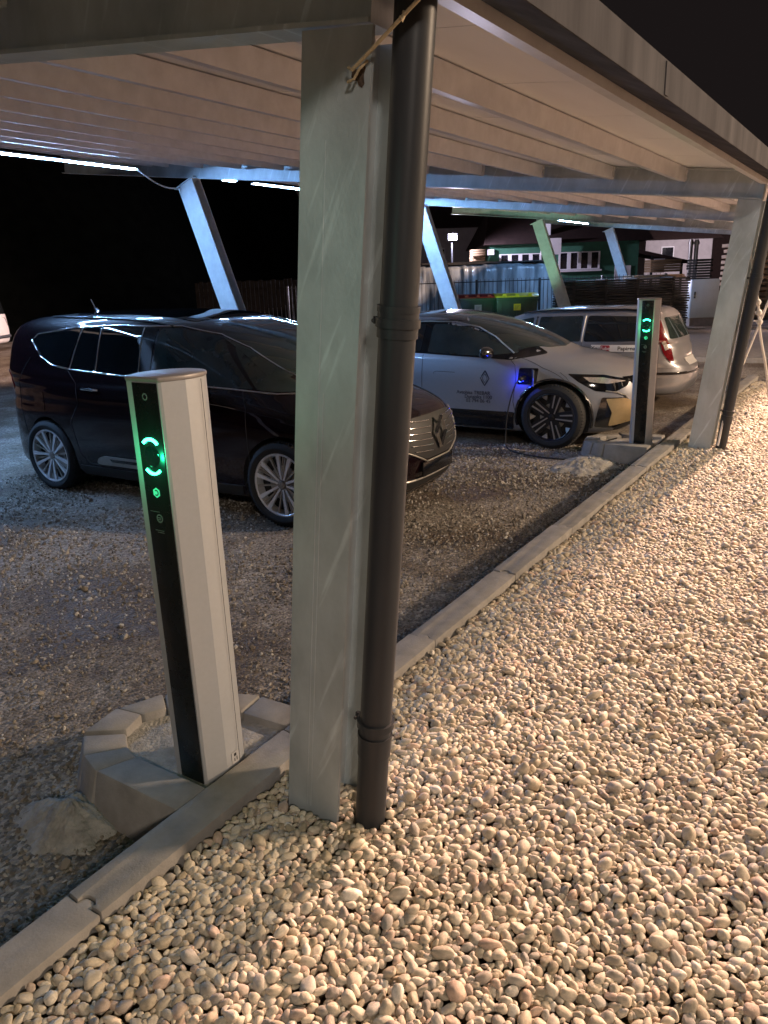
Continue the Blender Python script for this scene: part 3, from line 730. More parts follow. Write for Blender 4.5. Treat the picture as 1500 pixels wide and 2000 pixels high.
def diamond(c, w, h, band_, view, car, name, m, parent, off=.006):
    # open lozenge emblem
    for q in (1.,):
        o=[(c[0],c[1]+h/2),(c[0]+w/2,c[1]),(c[0],c[1]-h/2),(c[0]-w/2,c[1])]
        car.line(o,view,name,m,parent,r=band_/2,off=off,closed=True,step=.03)

# --- dark MPV
esp = thing('parked_car','dark burgundy people carrier with chrome window line and multi-spoke wheels','car',(5.505,3.04,GZ),R_(2.3),'cars parked under the carport')
K=[(.17,.40,4.60,.80,4),(.22,.14,4.76,.885,4),(.36,.05,4.83,.93,3.5),(.56,.0,4.85,.945,3.3),(.76,.025,4.86,.945,3.2),(.87,.09,4.85,.94,3.1),(.95,.24,4.84,.935,3.1),(1.01,.43,4.82,.925,3.2),(1.05,.58,4.80,.915,3.4),(1.09,.73,4.78,.900,3.6),(1.15,.86,4.79,.885,3.8),(1.25,1.02,4.76,.855,4.0),(1.38,1.28,4.71,.825,4.1),(1.50,1.58,4.64,.795,4.1),(1.59,1.88,4.54,.755,4.0),(1.645,2.15,4.40,.69,3.7),(1.675,2.42,4.20,.58,3.4),(1.695,2.75,3.85,.40,3),(1.70,3.1,3.4,.15,2.2)]
c=Car(K,esp); AR=[(.965,.345,.395),(3.84,.345,.395)]
c.body('body','burgundy',AR)
# glasshouse
G=lambda pts: pts
dlo=[(.80,1.065),(1.02,1.19),(1.45,1.405),(1.75,1.515),(2.12,1.585),(2.85,1.60),(3.46,1.575),(3.92,1.525),(4.02,1.47),(3.88,1.32),(3.70,1.24),(3.42,1.205),(2.30,1.145),(1.45,1.095),(1.05,1.06)]
c.patch([(.86,1.075),(1.04,1.18),(1.44,1.39),(1.56,1.42),(1.24,1.09),(1.05,1.075)],'L','quarter_glass','glass_mid',off=.004,rnd=.02,both=True)
c.patch([(1.27,1.095),(1.66,1.46),(1.80,1.515),(2.10,1.562),(2.30,1.57),(2.36,1.14),(1.50,1.105)],'L','front_door_glass','glass_mid',off=.004,rnd=.02,both=True)
c.patch([(2.50,1.590),(3.00,1.588),(3.05,1.185),(2.52,1.155)],'L','rear_door_glass','glass_dark',off=.004,rnd=.02,both=True)
c.patch([(3.04,1.587),(3.26,1.572),(3.42,1.21),(3.09,1.19)],'L','rear_door_glass','glass_dark',off=.004,rnd=.02,both=True)
c.patch([(3.30,1.572),(3.90,1.515),(3.99,1.465),(3.86,1.33),(3.69,1.252),(3.47,1.218)],'L','rear_quarter_glass','glass_dark',off=.004,rnd=.02,both=True)
c.patch([(2.33,1.575),(2.48,1.578),(2.50,1.15),(2.38,1.14)],'L','door_pillar','black_gloss',off=.0035,rnd=0,both=True)
c.line(dlo,'L','window_chrome','chrome',r=.0085,off=.004,closed=True,both=True)
for a in ([(3.28,1.575),(3.43,1.21)],[(3.02,1.578),(3.07,1.187)],[(2.49,1.58),(2.51,1.155)]): c.line(a,'L','window_chrome','satin',r=.0045,off=.005,both=True)
for a in ([(1.36,1.085),(1.30,.95),(1.27,.42),(1.36,.30)],[(2.42,1.12),(2.44,.9),(2.44,.30)],[(3.46,1.20),(3.33,1.08),(3.30,.90),(3.44,.72),(3.36,.42),(3.28,.33)],[(1.36,.30),(2.44,.30),(3.28,.33)]): c.line(a,'L','door_seam','black_matte',r=.0035,off=.0005,both=True)
c.line([(4.05,1.30),(4.30,1.05),(4.33,.82),(4.25,.55)],'L','bumper_seam','black_matte',r=.003,off=.0005,both=True)
c.patch([(3.84,.98),(4.02,.98),(4.02,.80),(3.84,.80)],'L','fuel_flap','burgundy',off=.0035,depth=.004,rnd=.02)
for (y0,y1) in ((3.02,3.22),(2.05,2.25)):
    mb=MB(); a,n1=c.cast((y0,1.03),'L'); b_,n2=c.cast((y1,1.035),'L'); mid=(a+b_)/2+n1*.035
    mb.tube([a,a+n1*.03+Vector((0,.02,0)),mid,b_+n2*.03-Vector((0,.02,0)),b_],.011,8); mb.build('door_handle','chrome',esp)
# sill trim, mirror, antenna, roof, lights
c.patch([(1.70,.42),(3.02,.42),(3.10,.40),(3.14,.355),(3.12,.335),(1.68,.335)],'L','sill_trim','satin',off=.012,depth=.02,rnd=.03,both=True)
c.patch([(1.72,.40),(2.95,.40),(2.92,.372),(1.72,.372)],'L','sill_inlay','black_paint',off=.015,depth=.004,rnd=.01,both=True)
c.patch([(1.38,.30),(3.42,.30),(3.40,.205),(1.40,.205)],'L','sill','rubber',off=.010,depth=.02,rnd=.02,both=True)
for sd in (-1,1):
    mb=MB(); tb=bmesh.new(); bmesh.ops.create_icosphere(tb,subdivisions=4,radius=1)
    for v in tb.verts: v.co=Vector((v.co.x*.125,v.co.y*.075*(1-.3*v.co.x*sd),v.co.z*.085))
    mb.add(tb,Matrix.Translation((sd*1.045,1.88,1.16))); mb.tube([(sd*.90,1.82,1.10),(sd*.99,1.86,1.13)],.028,10); mb.build('mirror','burgundy',esp)
c.patch([(-.68,1.08),(-.71,1.20),(-.62,1.72),(-.40,1.90),(0,1.95),(.40,1.90),(.62,1.72),(.71,1.20),(.68,1.08),(.35,.92),(0,.88),(-.35,.92)],'T','windscreen','glass_mid',off=.004,rnd=.05)
c.patch([(-.53,2.08),(.53,2.08),(.50,3.7),(-.50,3.7)],'T','roof_glass','glass_dark',off=.004,rnd=.08)
for sd in (-1,1): c.line([(sd*.69,2.2),(sd*.68,2.7),(sd*.655,3.3),(sd*.60,3.9)],'T','roof_rail','black_paint',r=.011,off=.006)
mb=MB(); a,n1=c.cast((0,4.0),'T'); mb.tube([a-Vector((0,.05,.0)),a+Vector((0,-.01,.03)),a+Vector((0,.03,.035))],[.02,.018,.005],8); mb.tube([a+Vector((0,0,.03)),a+Vector((0,.055,.13))],.005,6); mb.build('antenna','chrome',esp)
c.patch([(4.62,1.16),(4.78,1.14),(4.83,.98),(4.60,.94),(4.50,.98),(4.56,1.10)],'L','tail_lamp','lamp_red',off=.008,step=.025,rnd=.03,both=True)
c.patch([(.10,.80),(.40,.92),(.78,.985),(.55,.84),(.30,.76),(.12,.73)],'L','headlamp','lamp_clear',off=.006,rnd=.03,both=True)
c.line([(.80,1.00),(.62,.93),(.60,.86)],'L','bonnet_seam','black_matte',r=.003,off=.001,both=True)
# nose
c.patch([(-.52,.80),(-.45,.60),(-.20,.50),(.20,.50),(.45,.60),(.52,.80),(.30,.845),(-.30,.845)],'F','grille','black_matte',off=.006,rnd=.03)
for k in range(6):
    z=.575+k*.048; w=.36+.03*k; c.line([(-w,z+.012),(-.12,z-.012)],'F','grille_bar','chrome',r=.0042,off=.014); c.line([(.12,z-.012),(w,z+.012)],'F','grille_bar','chrome',r=.0042,off=.014)
c.line([(-.53,.82),(-.46,.60),(-.20,.485),(.20,.485),(.46,.60),(.53,.82)],'F','grille_frame','satin',r=.007,off=.010)
mb=MB(); a,n1=c.cast((0,.70),'F')
for (x0,z0,x1,z1) in ((0,.13,.085,0),(.085,0,0,-.13),(0,-.13,-.085,0),(-.085,0,0,.13)): mb.tube([a+Vector((x0,-.035,z0)),a+Vector((x1,-.035,z1))],.017,4)
mb.build('emblem','chrome',esp)
mb=MB(); a,n1=c.cast((0,.42),'F'); mb.box((-.27,a.y-.025,.36),(.27,a.y-.008,.485),bev=.004); mb.build('plate_holder','black_gloss',esp)
c.patch([(-.70,.33),(-.62,.22),(.62,.22),(.70,.33),(.60,.35),(-.60,.35)],'F','lower_grille','black_matte',off=.006,rnd=.02)
c.line([(-.80,.36),(-.60,.345),(0,.335),(.60,.345),(.80,.36)],'F','bumper_trim','satin',r=.008,off=.010)
c.line([(-.86,.25),(-.60,.20),(0,.195),(.60,.20),(.86,.25)],'F','bumper_trim','satin',r=.010,off=.006)
for sd in (-1,1):
    c.patch([(sd*.80,.55),(sd*.60,.52),(sd*.58,.44),(sd*.78,.42)],'F','fog_lamp','lamp_clear',off=.008,rnd=.03)
for y in (.965,3.84):
    wheel(esp,-.94,y,-1,.352,.262,'multi',rot=.2 if y<2 else .75); wheel(esp,.94,y,1,.352,.262,'multi')

# --- white electric hatchback
meg = thing('parked_car','silver white electric hatchback with black roof, plugged in and charging','car',(9.05,2.23,GZ),R_(0),'cars parked under the carport')
K=[(.15,.45,3.85,.74,4),(.19,.20,4.02,.83,4),(.33,.07,4.12,.88,3.6),(.52,.0,4.17,.89,3.3),(.70,.02,4.19,.89,3.2),(.80,.06,4.19,.885,3.1),(.88,.18,4.18,.875,3.1),(.94,.36,4.16,.865,3.1),(.99,.58,4.13,.855,3.1),(1.03,.84,4.10,.84,3.1),(1.08,1.00,4.06,.82,3.2),(1.17,1.20,3.98,.785,3.4),(1.27,1.46,3.85,.745,3.6),(1.36,1.74,3.66,.705,3.7),(1.43,2.02,3.40,.66,3.6),(1.47,2.25,3.15,.58,3.4),(1.492,2.42,2.95,.46,3),(1.505,2.6,2.8,.2,2.2)]
c=Car(K,meg); AR=[(.84,.355,.405),(3.52,.355,.405)]
c.body('body','silver_paint',AR)
c.patch([(-.62,1.95),(-.50,2.10),(.50,2.10),(.62,1.95),(.60,3.2),(.45,3.6),(-.45,3.6),(-.60,3.2)],'T','roof','black_paint',off=.003,rnd=.08)
c.patch([(-.66,1.30),(-.70,1.40),(-.62,1.98),(-.40,2.10),(0,2.14),(.40,2.10),(.62,1.98),(.70,1.40),(.66,1.30),(.35,1.06),(0,1.00),(-.35,1.06)],'T','windscreen','glass_mid',off=.0045,rnd=.05)
c.patch([(1.02,1.04),(1.45,1.26),(1.85,1.375),(2.20,1.425),(2.9,1.42),(3.5,1.34),(3.78,1.20),(3.6,1.06),(2.60,1.04),(1.62,1.00),(1.36,.985)],'L','side_glass_band','black_gloss',off=.003,rnd=.03,both=True)
c.patch([(1.30,1.06),(1.60,1.22),(1.98,1.34),(2.30,1.375),(2.42,1.375),(2.44,1.05),(1.7,1.02)],'L','front_door_glass','glass_mid',off=.007,depth=.004,rnd=.03,both=True)
c.patch([(2.52,1.375),(3.0,1.37),(3.30,1.31),(3.20,1.07),(2.54,1.055)],'L','rear_door_glass','glass_dark',off=.007,depth=.004,rnd=.03,both=True)
c.line([(1.36,1.05),(1.62,1.225),(1.85,1.33),(2.15,1.395),(2.5,1.405),(2.9,1.40),(3.3,1.33)],'L','roof_trim','satin',r=.009,off=.008,both=True)
for a in ([(1.40,1.02),(1.30,.93),(1.27,.80),(1.30,.52),(1.27,.40),(1.36,.30)],[(2.50,1.03),(2.50,.30)],[(1.36,.30),(2.50,.30),(3.1,.32)],[(1.38,.40),(1.4,.4)]): c.line(a,'L','door_seam','black_matte',r=.0035,off=.0005,both=True)
c.line([(2.05,.83),(2.30,.835),(2.34,.82),(2.33,.80)],'L','door_handle','black_matte',r=.003,off=.001,both=True)
c.line([(-.78,.86),(-.80,.45)],'F','bumper_seam','black_matte',r=.003,off=.0); c.line([(.80,.52),(1.05,.62)],'L','bumper_seam','black_matte',r=.002,off=.0)
c.line([(-.76,1.28),(-.80,.98),(-.795,.72),(-.74,.42)],'T','bonnet_seam','black_matte',r=.003,off=.0005); c.line([(.76,1.28),(.80,.98),(.795,.72),(.74,.42)],'T','bonnet_seam','black_matte',r=.003,off=.0005)
c.patch([(1.28,.40),(3.1,.40),(3.12,.20),(1.30,.20)],'L','sill','black_paint',off=.012,depth=.02,rnd=.02,both=True)
# arch cladding
for (y,z,r0) in AR:
    for vw in 'LR':
        pts=[];
        for k in range(33):
            a=math.pi*k/32*1.16-.25; pts.append((y+(r0+.018)*math.cos(a),max(.17,z+(r0+.018)*math.sin(a))))
        c.line(pts,vw,'arch_cladding','black_paint',r=.022,off=-.004,step=.2)
for sd in (-1,1):
    mb=MB(); tb=bmesh.new(); bmesh.ops.create_icosphere(tb,subdivisions=4,radius=1)
    for v in tb.verts: v.co=Vector((v.co.x*.12,v.co.y*.08*(1-.3*v.co.x*sd),v.co.z*.07))
    mb.add(tb,Matrix.Translation((sd*.98,1.60,1.075))); mb.tube([(sd*.84,1.60,1.02),(sd*.92,1.60,1.05)],.022,10); mb.build('mirror','black_paint',meg)
# front corner
for vw,sg in (('L',1),('R',1)):
    c.patch([(.10,.77),(.34,.83),(.70,.845),(.58,.76),(.40,.66),(.22,.64),(.12,.70)],vw,'headlamp','black_gloss',off=.006,rnd=.02)
    c.patch([(.13,.755),(.34,.80),(.54,.81),(.46,.755),(.28,.735)],vw,'headlamp_lens','lamp_clear',off=.011,depth=.006,rnd=.02)
    c.line([(.30,.66),(.20,.64),(.12,.60),(.10,.54)],vw,'running_lamp','satin',r=.007,off=.009)
    c.patch([(.33,.59),(.10,.58),(.05,.36),(.22,.24),(.40,.26)],vw,'bumper_blade','black_paint',off=.008,rnd=.02)
    c.patch([(.29,.575),(.12,.575),(.05,.52),(.10,.30),(.27,.27),(.23,.42)],vw,'bumper_blade','champagne',off=.016,depth=.01,rnd=.015)
c.patch([(-.50,.80),(.50,.80),(.40,.72),(-.40,.72)],'F','grille','black_gloss',off=.006,rnd=.02)
c.patch([(-.60,.36),(-.50,.20),(.50,.20),(.60,.36)],'F','lower_grille','black_matte',off=.006,rnd=.02)
mb=MB(); a,n1=c.cast((0,.76),'F')
for (x0,z0,x1,z1) in ((0,.09,.06,0),(.06,0,0,-.09),(0,-.09,-.06,0),(-.06,0,0,.09)): mb.tube([a+Vector((x0,-.02,z0)),a+Vector((x1,-.02,z1))],.008,4)
mb.build('emblem','satin',meg)
# door print: open lozenge and three lines of dark lettering
def doortext(s,size,y,z,nm='door_print'):
    a,n1=c.cast((y,z),'L'); M=axes((0,-1,0),(0,0,1),(-1,0,0),(a.x-.003,y,z)); tb=textmesh(s,size,M,.001)
    mb=MB(); mb.add(tb); mb.build(nm,'navy_print',meg)
doortext('Avtohisa TREBAR',.060,1.80,.600); doortext('Dunajska 1100',.060,1.735,.553); doortext('02 794 06 45',.060,1.735,.506)
LZ=[(1.655,.86),(1.60,.775),(1.655,.69),(1.71,.775)]
c.line(LZ,'L','door_emblem','navy_print',r=.008,off=.001,closed=True,step=.03,flat=.6)
c.line([(1.655,.825),(1.622,.775),(1.655,.725),(1.688,.775)],'L','door_emblem','navy_print',r=.005,off=.001,closed=True,step=.03,flat=.6)
# charge port
c.patch([(1.02,.90),(1.24,.90),(1.25,.72),(1.03,.72)],'L','charge_port','black_gloss',off=.006,rnd=.02)
a,n1=c.cast((1.20,.80),'L')
mb=MB(); mb.box((-.05,-.09,-.10),(-.045,.09,.085),Matrix.Translation((a.x-.005,1.02,.81))@Matrix.Rotation(R_(-60),4,'Z')@Matrix.Translation((0,0,0)),bev=.002); mb.build('port_flap','silver_paint',meg)
mb=MB(); mb.lathe([(0,0),(.016,.0),(.012,.010),(0,.012)],12,Matrix.Translation((a.x-.022,1.215,.765))); mb.build('port_light','blue_glow',meg)
lamp('port_glow','POINT',(a.x-.075,1.20,.775),3.0,(.01,.03,1),.012,parent=meg)
for y in (.84,3.52):
    wheel(meg,-.885,y,-1,.365,.268,'five',rot=.28); wheel(meg,.885,y,1,.365,.268,'five')
# cable with plug, thing of its own
t=thing('charging_cable','black charging cable running from the glowing port down behind the wheel to the ground','cable',(8.15,3.4,GZ))
mb=MB(); mb.lathe([(0,-.13),(.02,-.13),(.027,-.10),(.027,-.02),(.034,0),(0,0)],20,Matrix.Translation((-.02,-.02,.80))); mb.build('plug','black_matte',t)
pts=[(-.13,-.02,.80),(-.20,-.0,.76),(-.22,.05,.60),(-.20,.10,.40),(-.19,.12,.2),(-.22,.10,.06),(-.30,0,.02),(-.42,-.25,.016),(-.46,-.6,.016),(-.38,-.9,.02),(-.2,-1.05,.03),(-.12,-1.0,.16),(-.02,-1.1,.20)]
def cm3(pts,n=6):
    o=[]; K=[Vector(p) for p in pts]
    for i in range(len(K)-1):
        p0=K[max(0,i-1)];p1=K[i];p2=K[i+1];p3=K[min(len(K)-1,i+2)]
        for q in range(n):
            u_=q/n; o.append(.5*((2*p1)+(p2-p0)*u_+(2*p0-5*p1+4*p2-p3)*u_**2+(3*p1-p0-3*p2+p3)*u_**3))
    return o+[K[-1]]
mb=MB(); mb.tube(cm3(pts),.008,10); mb.build('cord','black_matte',t)

# --- estate car, rear towards the kerb
est = thing('parked_car','silver estate car parked tail first with a white lettered strip on its side','car',(11.88,2.28,GZ),R_(0),'cars parked under the carport')
# here s=0 is the tail
KE=[(.20,.25,4.0,.76,4),(.25,.08,4.30,.84,4),(.42,.0,4.41,.875,3.4),(.62,.02,4.42,.88,3.3),(.72,.10,4.42,.88,3.7),(.82,.12,4.36,.88,3.7),(.92,.14,4.2,.87,3.7),(.98,.17,3.85,.86,3.7),(1.04,.19,3.45,.84,4.2),(1.14,.23,3.22,.82,4.4),(1.26,.29,2.95,.79,4.6),(1.36,.34,2.72,.76,4.6),(1.44,.40,2.50,.72,4.4),(1.49,.48,2.30,.65,4),(1.515,.62,2.05,.50,3.4),(1.53,.85,1.8,.25,2.6)]
K=[(k[0],)+k[1:] for k in KE]; c=Car(K,est); est.scale=(1,1,.93); AR=[(.86,.32,.36),(3.56,.32,.36)]
c.body('body','car_beige',AR)
c.patch([(.62,1.40),(1.37,1.415),(1.41,1.03),(.60,1.04),(.56,1.12)],'L','rear_quarter_glass','glass_dark',off=.004,rnd=.04,both=True)
c.patch([(1.45,1.415),(2.10,1.40),(2.13,1.02),(1.46,1.03)],'L','rear_door_glass','glass_mid',off=.004,rnd=.03,both=True)
c.patch([(2.20,1.395),(2.48,1.34),(2.95,1.12),(3.15,1.01),(2.22,1.015)],'L','front_door_glass','glass_mid',off=.004,rnd=.03,both=True)
c.line([(1.41,1.41),(1.435,1.03)],'L','window_trim','satin',r=.008,off=.006,both=True); c.line([(2.15,1.40),(2.17,1.02)],'L','window_trim','black_matte',r=.02,off=.0,both=True)
for a in ([(1.43,1.02),(1.44,.75),(1.30,.62),(1.28,.40),(1.30,.30)],[(2.18,1.0),(2.20,.30)],[(3.10,1.0),(3.05,.30)],[(1.30,.30),(3.05,.30)]): c.line(a,'L','door_seam','black_matte',r=.0035,off=.0005,both=True)
for sd in (-1,1): c.line([(sd*.64,.62),(sd*.67,1.0),(sd*.68,1.6),(sd*.67,2.1),(sd*.62,2.4)],'T','roof_rail','black_paint',r=.018,off=.022)
c.patch([(-.56,1.06),(.56,1.06),(.50,1.37),(-.50,1.37)],'F','rear_glass','glass_mid',off=.004,rnd=.04) 
for vw in 'LR': c.patch([(.45,1.33),(.41,1.34),(.32,1.12),(.24,.90),(.20,.72),(.24,.71),(.33,.86),(.40,1.08)],vw,'tail_lamp','lamp_red',off=.012,rnd=.03,step=.022,depth=.02)
for vw in 'LR': c.patch([(.36,1.02),(.32,1.04),(.27,.92),(.31,.89)],vw,'tail_lamp_clear','lamp_clear',step=.022,off=.017,depth=.006,rnd=.01)
c.patch([(-.26,.76),(.26,.76),(.26,.65),(-.26,.65)],'F','number_plate','plate',off=.010,rnd=.01)
c.line([(-.85,.56),(-.6,.55),(0,.545),(.6,.55),(.85,.56)],'F','bumper_strip','black_gloss',r=.016,off=.004); c.line([(.05,.555),(.42,.56)],'L','bumper_strip','black_gloss',r=.016,off=.004,both=True)
c.line([(.12,.62),(.42,.63)],'L','bumper_seam','black_matte',r=.002,off=.0,both=True)
p=c.patch([(.40,.985),(1.285,.985),(1.285,.885),(.40,.885)],'L','side_banner','white_print',off=.006,depth=.006,rnd=.0)
def sign(t_,size,y,m,nm,off=.009,bold=True):
    a,n1=c.cast((y,.935),'L'); zx=n1.cross(Vector((0,0,1))).normalized(); ys=Vector((0,0,1)); 
    if zx.y>0: zx=-zx
    tb=textmesh(t_,size,axes(zx,ys,zx.cross(ys),a+n1*off+Vector((0,0,-.004))),.0006,bold=bold); mb=MB(); mb.add(tb); mb.build(nm,m,est)
sign('You',.082,1.215,'black_matte','banner_print'); sign('Papirnat',.082,.78,'black_matte','banner_print')
c.patch([(1.02,.978),(1.155,.978),(1.155,.892),(1.02,.892)],'L','banner_badge','youtube_red',off=.010,depth=.003,rnd=.02)
sign('Tube',.070,1.088,'white_print','banner_print',off=.0125)
for y in (.86,3.56):
    wheel(est,-.87,y,-1,.315,.21,'multi',rot=.3); wheel(est,.87,y,1,.315,.21,'multi')
# --- white van far left
van = thing('parked_van','white van at the far left edge, tail lamp and lettered side just in view','van',(*fwd(27.2,14,690).xy,GZ),R_(33.2),None)
K=[(.22,.15,4.9,.86,4.5),(.30,.04,5.0,.93,4.5),(.6,.0,5.05,.95,4.5),(1.0,.03,5.03,.95,4.5),(1.15,.05,4.75,.94,4.5),(1.3,.08,4.35,.92,4.5),(1.6,.13,4.1,.88,4.5),(1.85,.2,3.8,.84,4.5),(1.93,.3,3.6,.76,4),(1.97,.6,3.2,.5,3)]
c=Car(K,van); c.body('body','van_white',[(.95,.33,.38),(4.0,.33,.38)])
for vw in 'LR': c.patch([(.16,1.28),(.05,1.28),(.03,.80),(.14,.80)],vw,'tail_lamp','lamp_red',off=.006,rnd=.02)
c.patch([(-.6,1.75),(.6,1.75),(.68,1.2),(-.68,1.2)],'F','rear_glass','glass_dark',off=.004,rnd=.04)
for vw in 'LR': c.patch([(.5,1.72),(2.9,1.72),(2.9,1.25),(.45,1.25)],vw,'side_glass','glass_dark',off=.004,rnd=.04)
for vw in 'LR':
    for z in (.66,.60,.54): c.line([(.35,z),(.9,z)],vw,'side_print','navy_print',r=.012,off=.0)
c.line([(-.8,.45),(.8,.45)],'F','bumper','rubber',r=.06,off=.0)
for y in (.95,4.0):
    wheel(van,-.93,y,-1,.33,.21,'multi'); wheel(van,.93,y,1,.33,.21,'multi')

# ------------------------------------------------------------------ background yard
RV=Vector((.5483,-.8362,0)); FV=Vector((.8362,.5483,0))    # right and away, along the ground
RZ=math.atan2(RV.y,RV.x)
def onfac(px,py,d): return fwd(d,px,py)
def facing(o,p): o.location=p; o.rotation_euler=(0,0,RZ)
# wheelie containers
def bin_(px0,px1,py,d,lid,lab,sticker):
    p0=fwd(d,px0,py); p1=fwd(d,px1,py); w=(p1-p0).length; zt=p0.z-GZ
    t=thing('waste_container',lab,'waste container',((p0.x+p1.x)/2,(p0.y+p1.y)/2,GZ),RZ,'green waste containers by the fence')
    h=w/2; mb=MB(); tb=bmesh.new()
    pr=[(-h*.86,-.42,.22),(h*.86,-.42,.22),(h*.86,.42,.22),(-h*.86,.42,.22),(-h*.97,-.50,zt-.10),(h*.97,-.50,zt-.10),(h*.97,.50,zt-.10),(-h*.97,.50,zt-.10)]
    V=[tb.verts.new(p) for p in pr]
    for i in range(4): tb.faces.new((V[i],V[(i+1)%4],V[4+(i+1)%4],V[4+i]))
    tb.faces.new(V[3::-1]); tb.faces.new(V[4:]); bmesh.ops.bevel(tb,geom=tb.edges[:],offset=.03,segments=2,profile=.5,affect='EDGES'); mb.add(tb)
    for k in range(5): x=-h*.7+k*h*.35; mb.box((x-.012,-.495,.35),(x+.012,-.40,zt-.18),bev=.004)
    mb.build('body','bin_green',t)
    mb=MB(); mb.box((-h,-.53,zt-.11),(h,.53,zt-.06),bev=.012); mb.build('rim','bin_green',t)
    mb=MB(); pts=[(-.53,zt-.055),(-.53,zt-.03),(-.40,zt+.02),(0,zt+.045),(.4,zt+.04),(.53,zt-.02),(.53,zt-.055)]; mb.prism(pts,-h*.99,h*.99,'x',bev=.008)
    for k in range(3): x=-h*.6+k*h*.6; mb.box((x-.05,-.54,zt-.02),(x+.05,-.30,zt+.035),bev=.01)
    mb.build('lid',lid,t)
    mb=MB(); mb.box((-.10*1,-.515,zt-.42),(.10,-.505,zt-.24)); s_=mb.build('sticker',sticker,t)
    mb=MB(); [mb.box((-.07,-.5165,zt-.30-k*.03),(.07-.02*k,-.5155,zt-.292-k*.03)) for k in range(4)]; mb.build('print','navy_print',s_)
    for sx in (-1,1):
        for sy in (-1,1):
            mb=MB(); mb.lathe([(0,-.025),(.09,-.025),(.1,-.015),(.1,.015),(.09,.025),(0,.025)],20,Matrix.Translation((sx*h*.7,sy*.33,.10))); mb.box((sx*h*.7-.035,sy*.33-.03,.10),(sx*h*.7+.035,sy*.33+.03,.24)); mb.build('wheel','rubber',t)
    mb=MB(); mb.tube([(h*.98,-.3,zt-.16),(h*1.06,-.3,zt-.16),(h*1.06,.3,zt-.16),(h*.98,.3,zt-.16)],.022,8); mb.build('handle','black_gloss',t)
    return t
bin_(893,966,579,23.2,'lid_red','green waste container with a dark red lid and white sticker','plate')
bin_(963,1046,577,23.0,'lid_yellow','green waste container with a bright yellow lid and yellow sticker','lid_yellow')
# yard fence of thin bars
p0=fwd(25.2,560,548); p1=fwd(25.2,1420,548); Lf=(p1-p0).length
t=thing('yard_fence','dark thin-barred metal fence running behind the containers','fence',(p0.x,p0.y,GZ),RZ)
zt=1.58-GZ
nb=int(Lf/.13)
for k in range(int(Lf/2.0)+1):
    mb=MB(); mb.box((k*2.0-.035,-.035,0),(k*2.0+.035,.035,zt+.05),bev=.005); mb.build('post','fence_metal',t)
for a in range(int(Lf/2.0)):
    mb=MB(); mb.box((a*2+.036,-.015,zt-.03),(a*2+1.964,.015,zt),bev=.003); mb.box((a*2+.036,-.015,.25),(a*2+1.964,.015,.28))
    for k in range(14): x=a*2+.13*(k+1); mb.box((x-.008,-.008,.28),(x+.008,.008,zt-.03)); mb.tube([(x,0,zt),(x,0,zt+.06)],.008,5)
    mb.build('bar_panel','fence_metal',t)
# stack under plastic film
def film():
    p0=fwd(28,700,515); p1=fwd(28,1082,515); w=(p1-p0).length; h=2.12-GZ
    t=thing('covered_stack','long stack covered with crinkled translucent plastic film behind the fence','covered stack',((p0.x+p1.x)/2,(p0.y+p1.y)/2,GZ),RZ)
    tb=bmesh.new(); prof=[(-.62,0),(-.60,.5),(-.57,1.0),(-.55,1.6),(-.50,h-.12),(-.38,h),(0,h+.03),(.5,h),(.56,h-.3),(.6,0)]; nx=180; rows=[]
    pf=[]
    for i in range(len(prof)-1):
        for q in range(6): pf.append(Vector(prof[i]).lerp(Vector(prof[i+1]),q/6))
    pf.append(Vector(prof[-1]))
    for i in range(nx+1):
        x=-w/2+w*i/nx; e=1.0 if i<nx-14 else max(.55,1-((i-nx+14)/14)**2*.25)
        rows.append([tb.verts.new((x, (p.x+.13*noise.noise(Vector((x*2.6,p.y*.5,1)))+.06*noise.noise(Vector((x*7,p.y*1.2,5))))*e, max(0,p.y*e+(.05*noise.noise(Vector((x*1.2,p.x,3))) if p.y>1.5 else 0)))) for p in pf])
    for i in range(nx):
        for k in range(len(pf)-1): tb.faces.new((rows[i][k],rows[i+1][k],rows[i+1][k+1],rows[i][k+1]))
    tb.faces.new(rows[0]); tb.faces.new(rows[-1][::-1]); bmesh.ops.recalc_face_normals(tb,faces=tb.faces)
    mb=MB(); mb.add(tb); mb.build('film','film',t,60)
    mb=MB()
    for k in range(26):
        x=-w/2+.3+k*(w-.8)/25; mb.box((x-.3,-.45,h+.03+.02*math.sin(k*3)),(x+.22,.45,h+.075+.02*math.sin(k*3)),Matrix.Rotation(R_(3*math.sin(k*7)),4,'Z'))
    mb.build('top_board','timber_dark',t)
film()
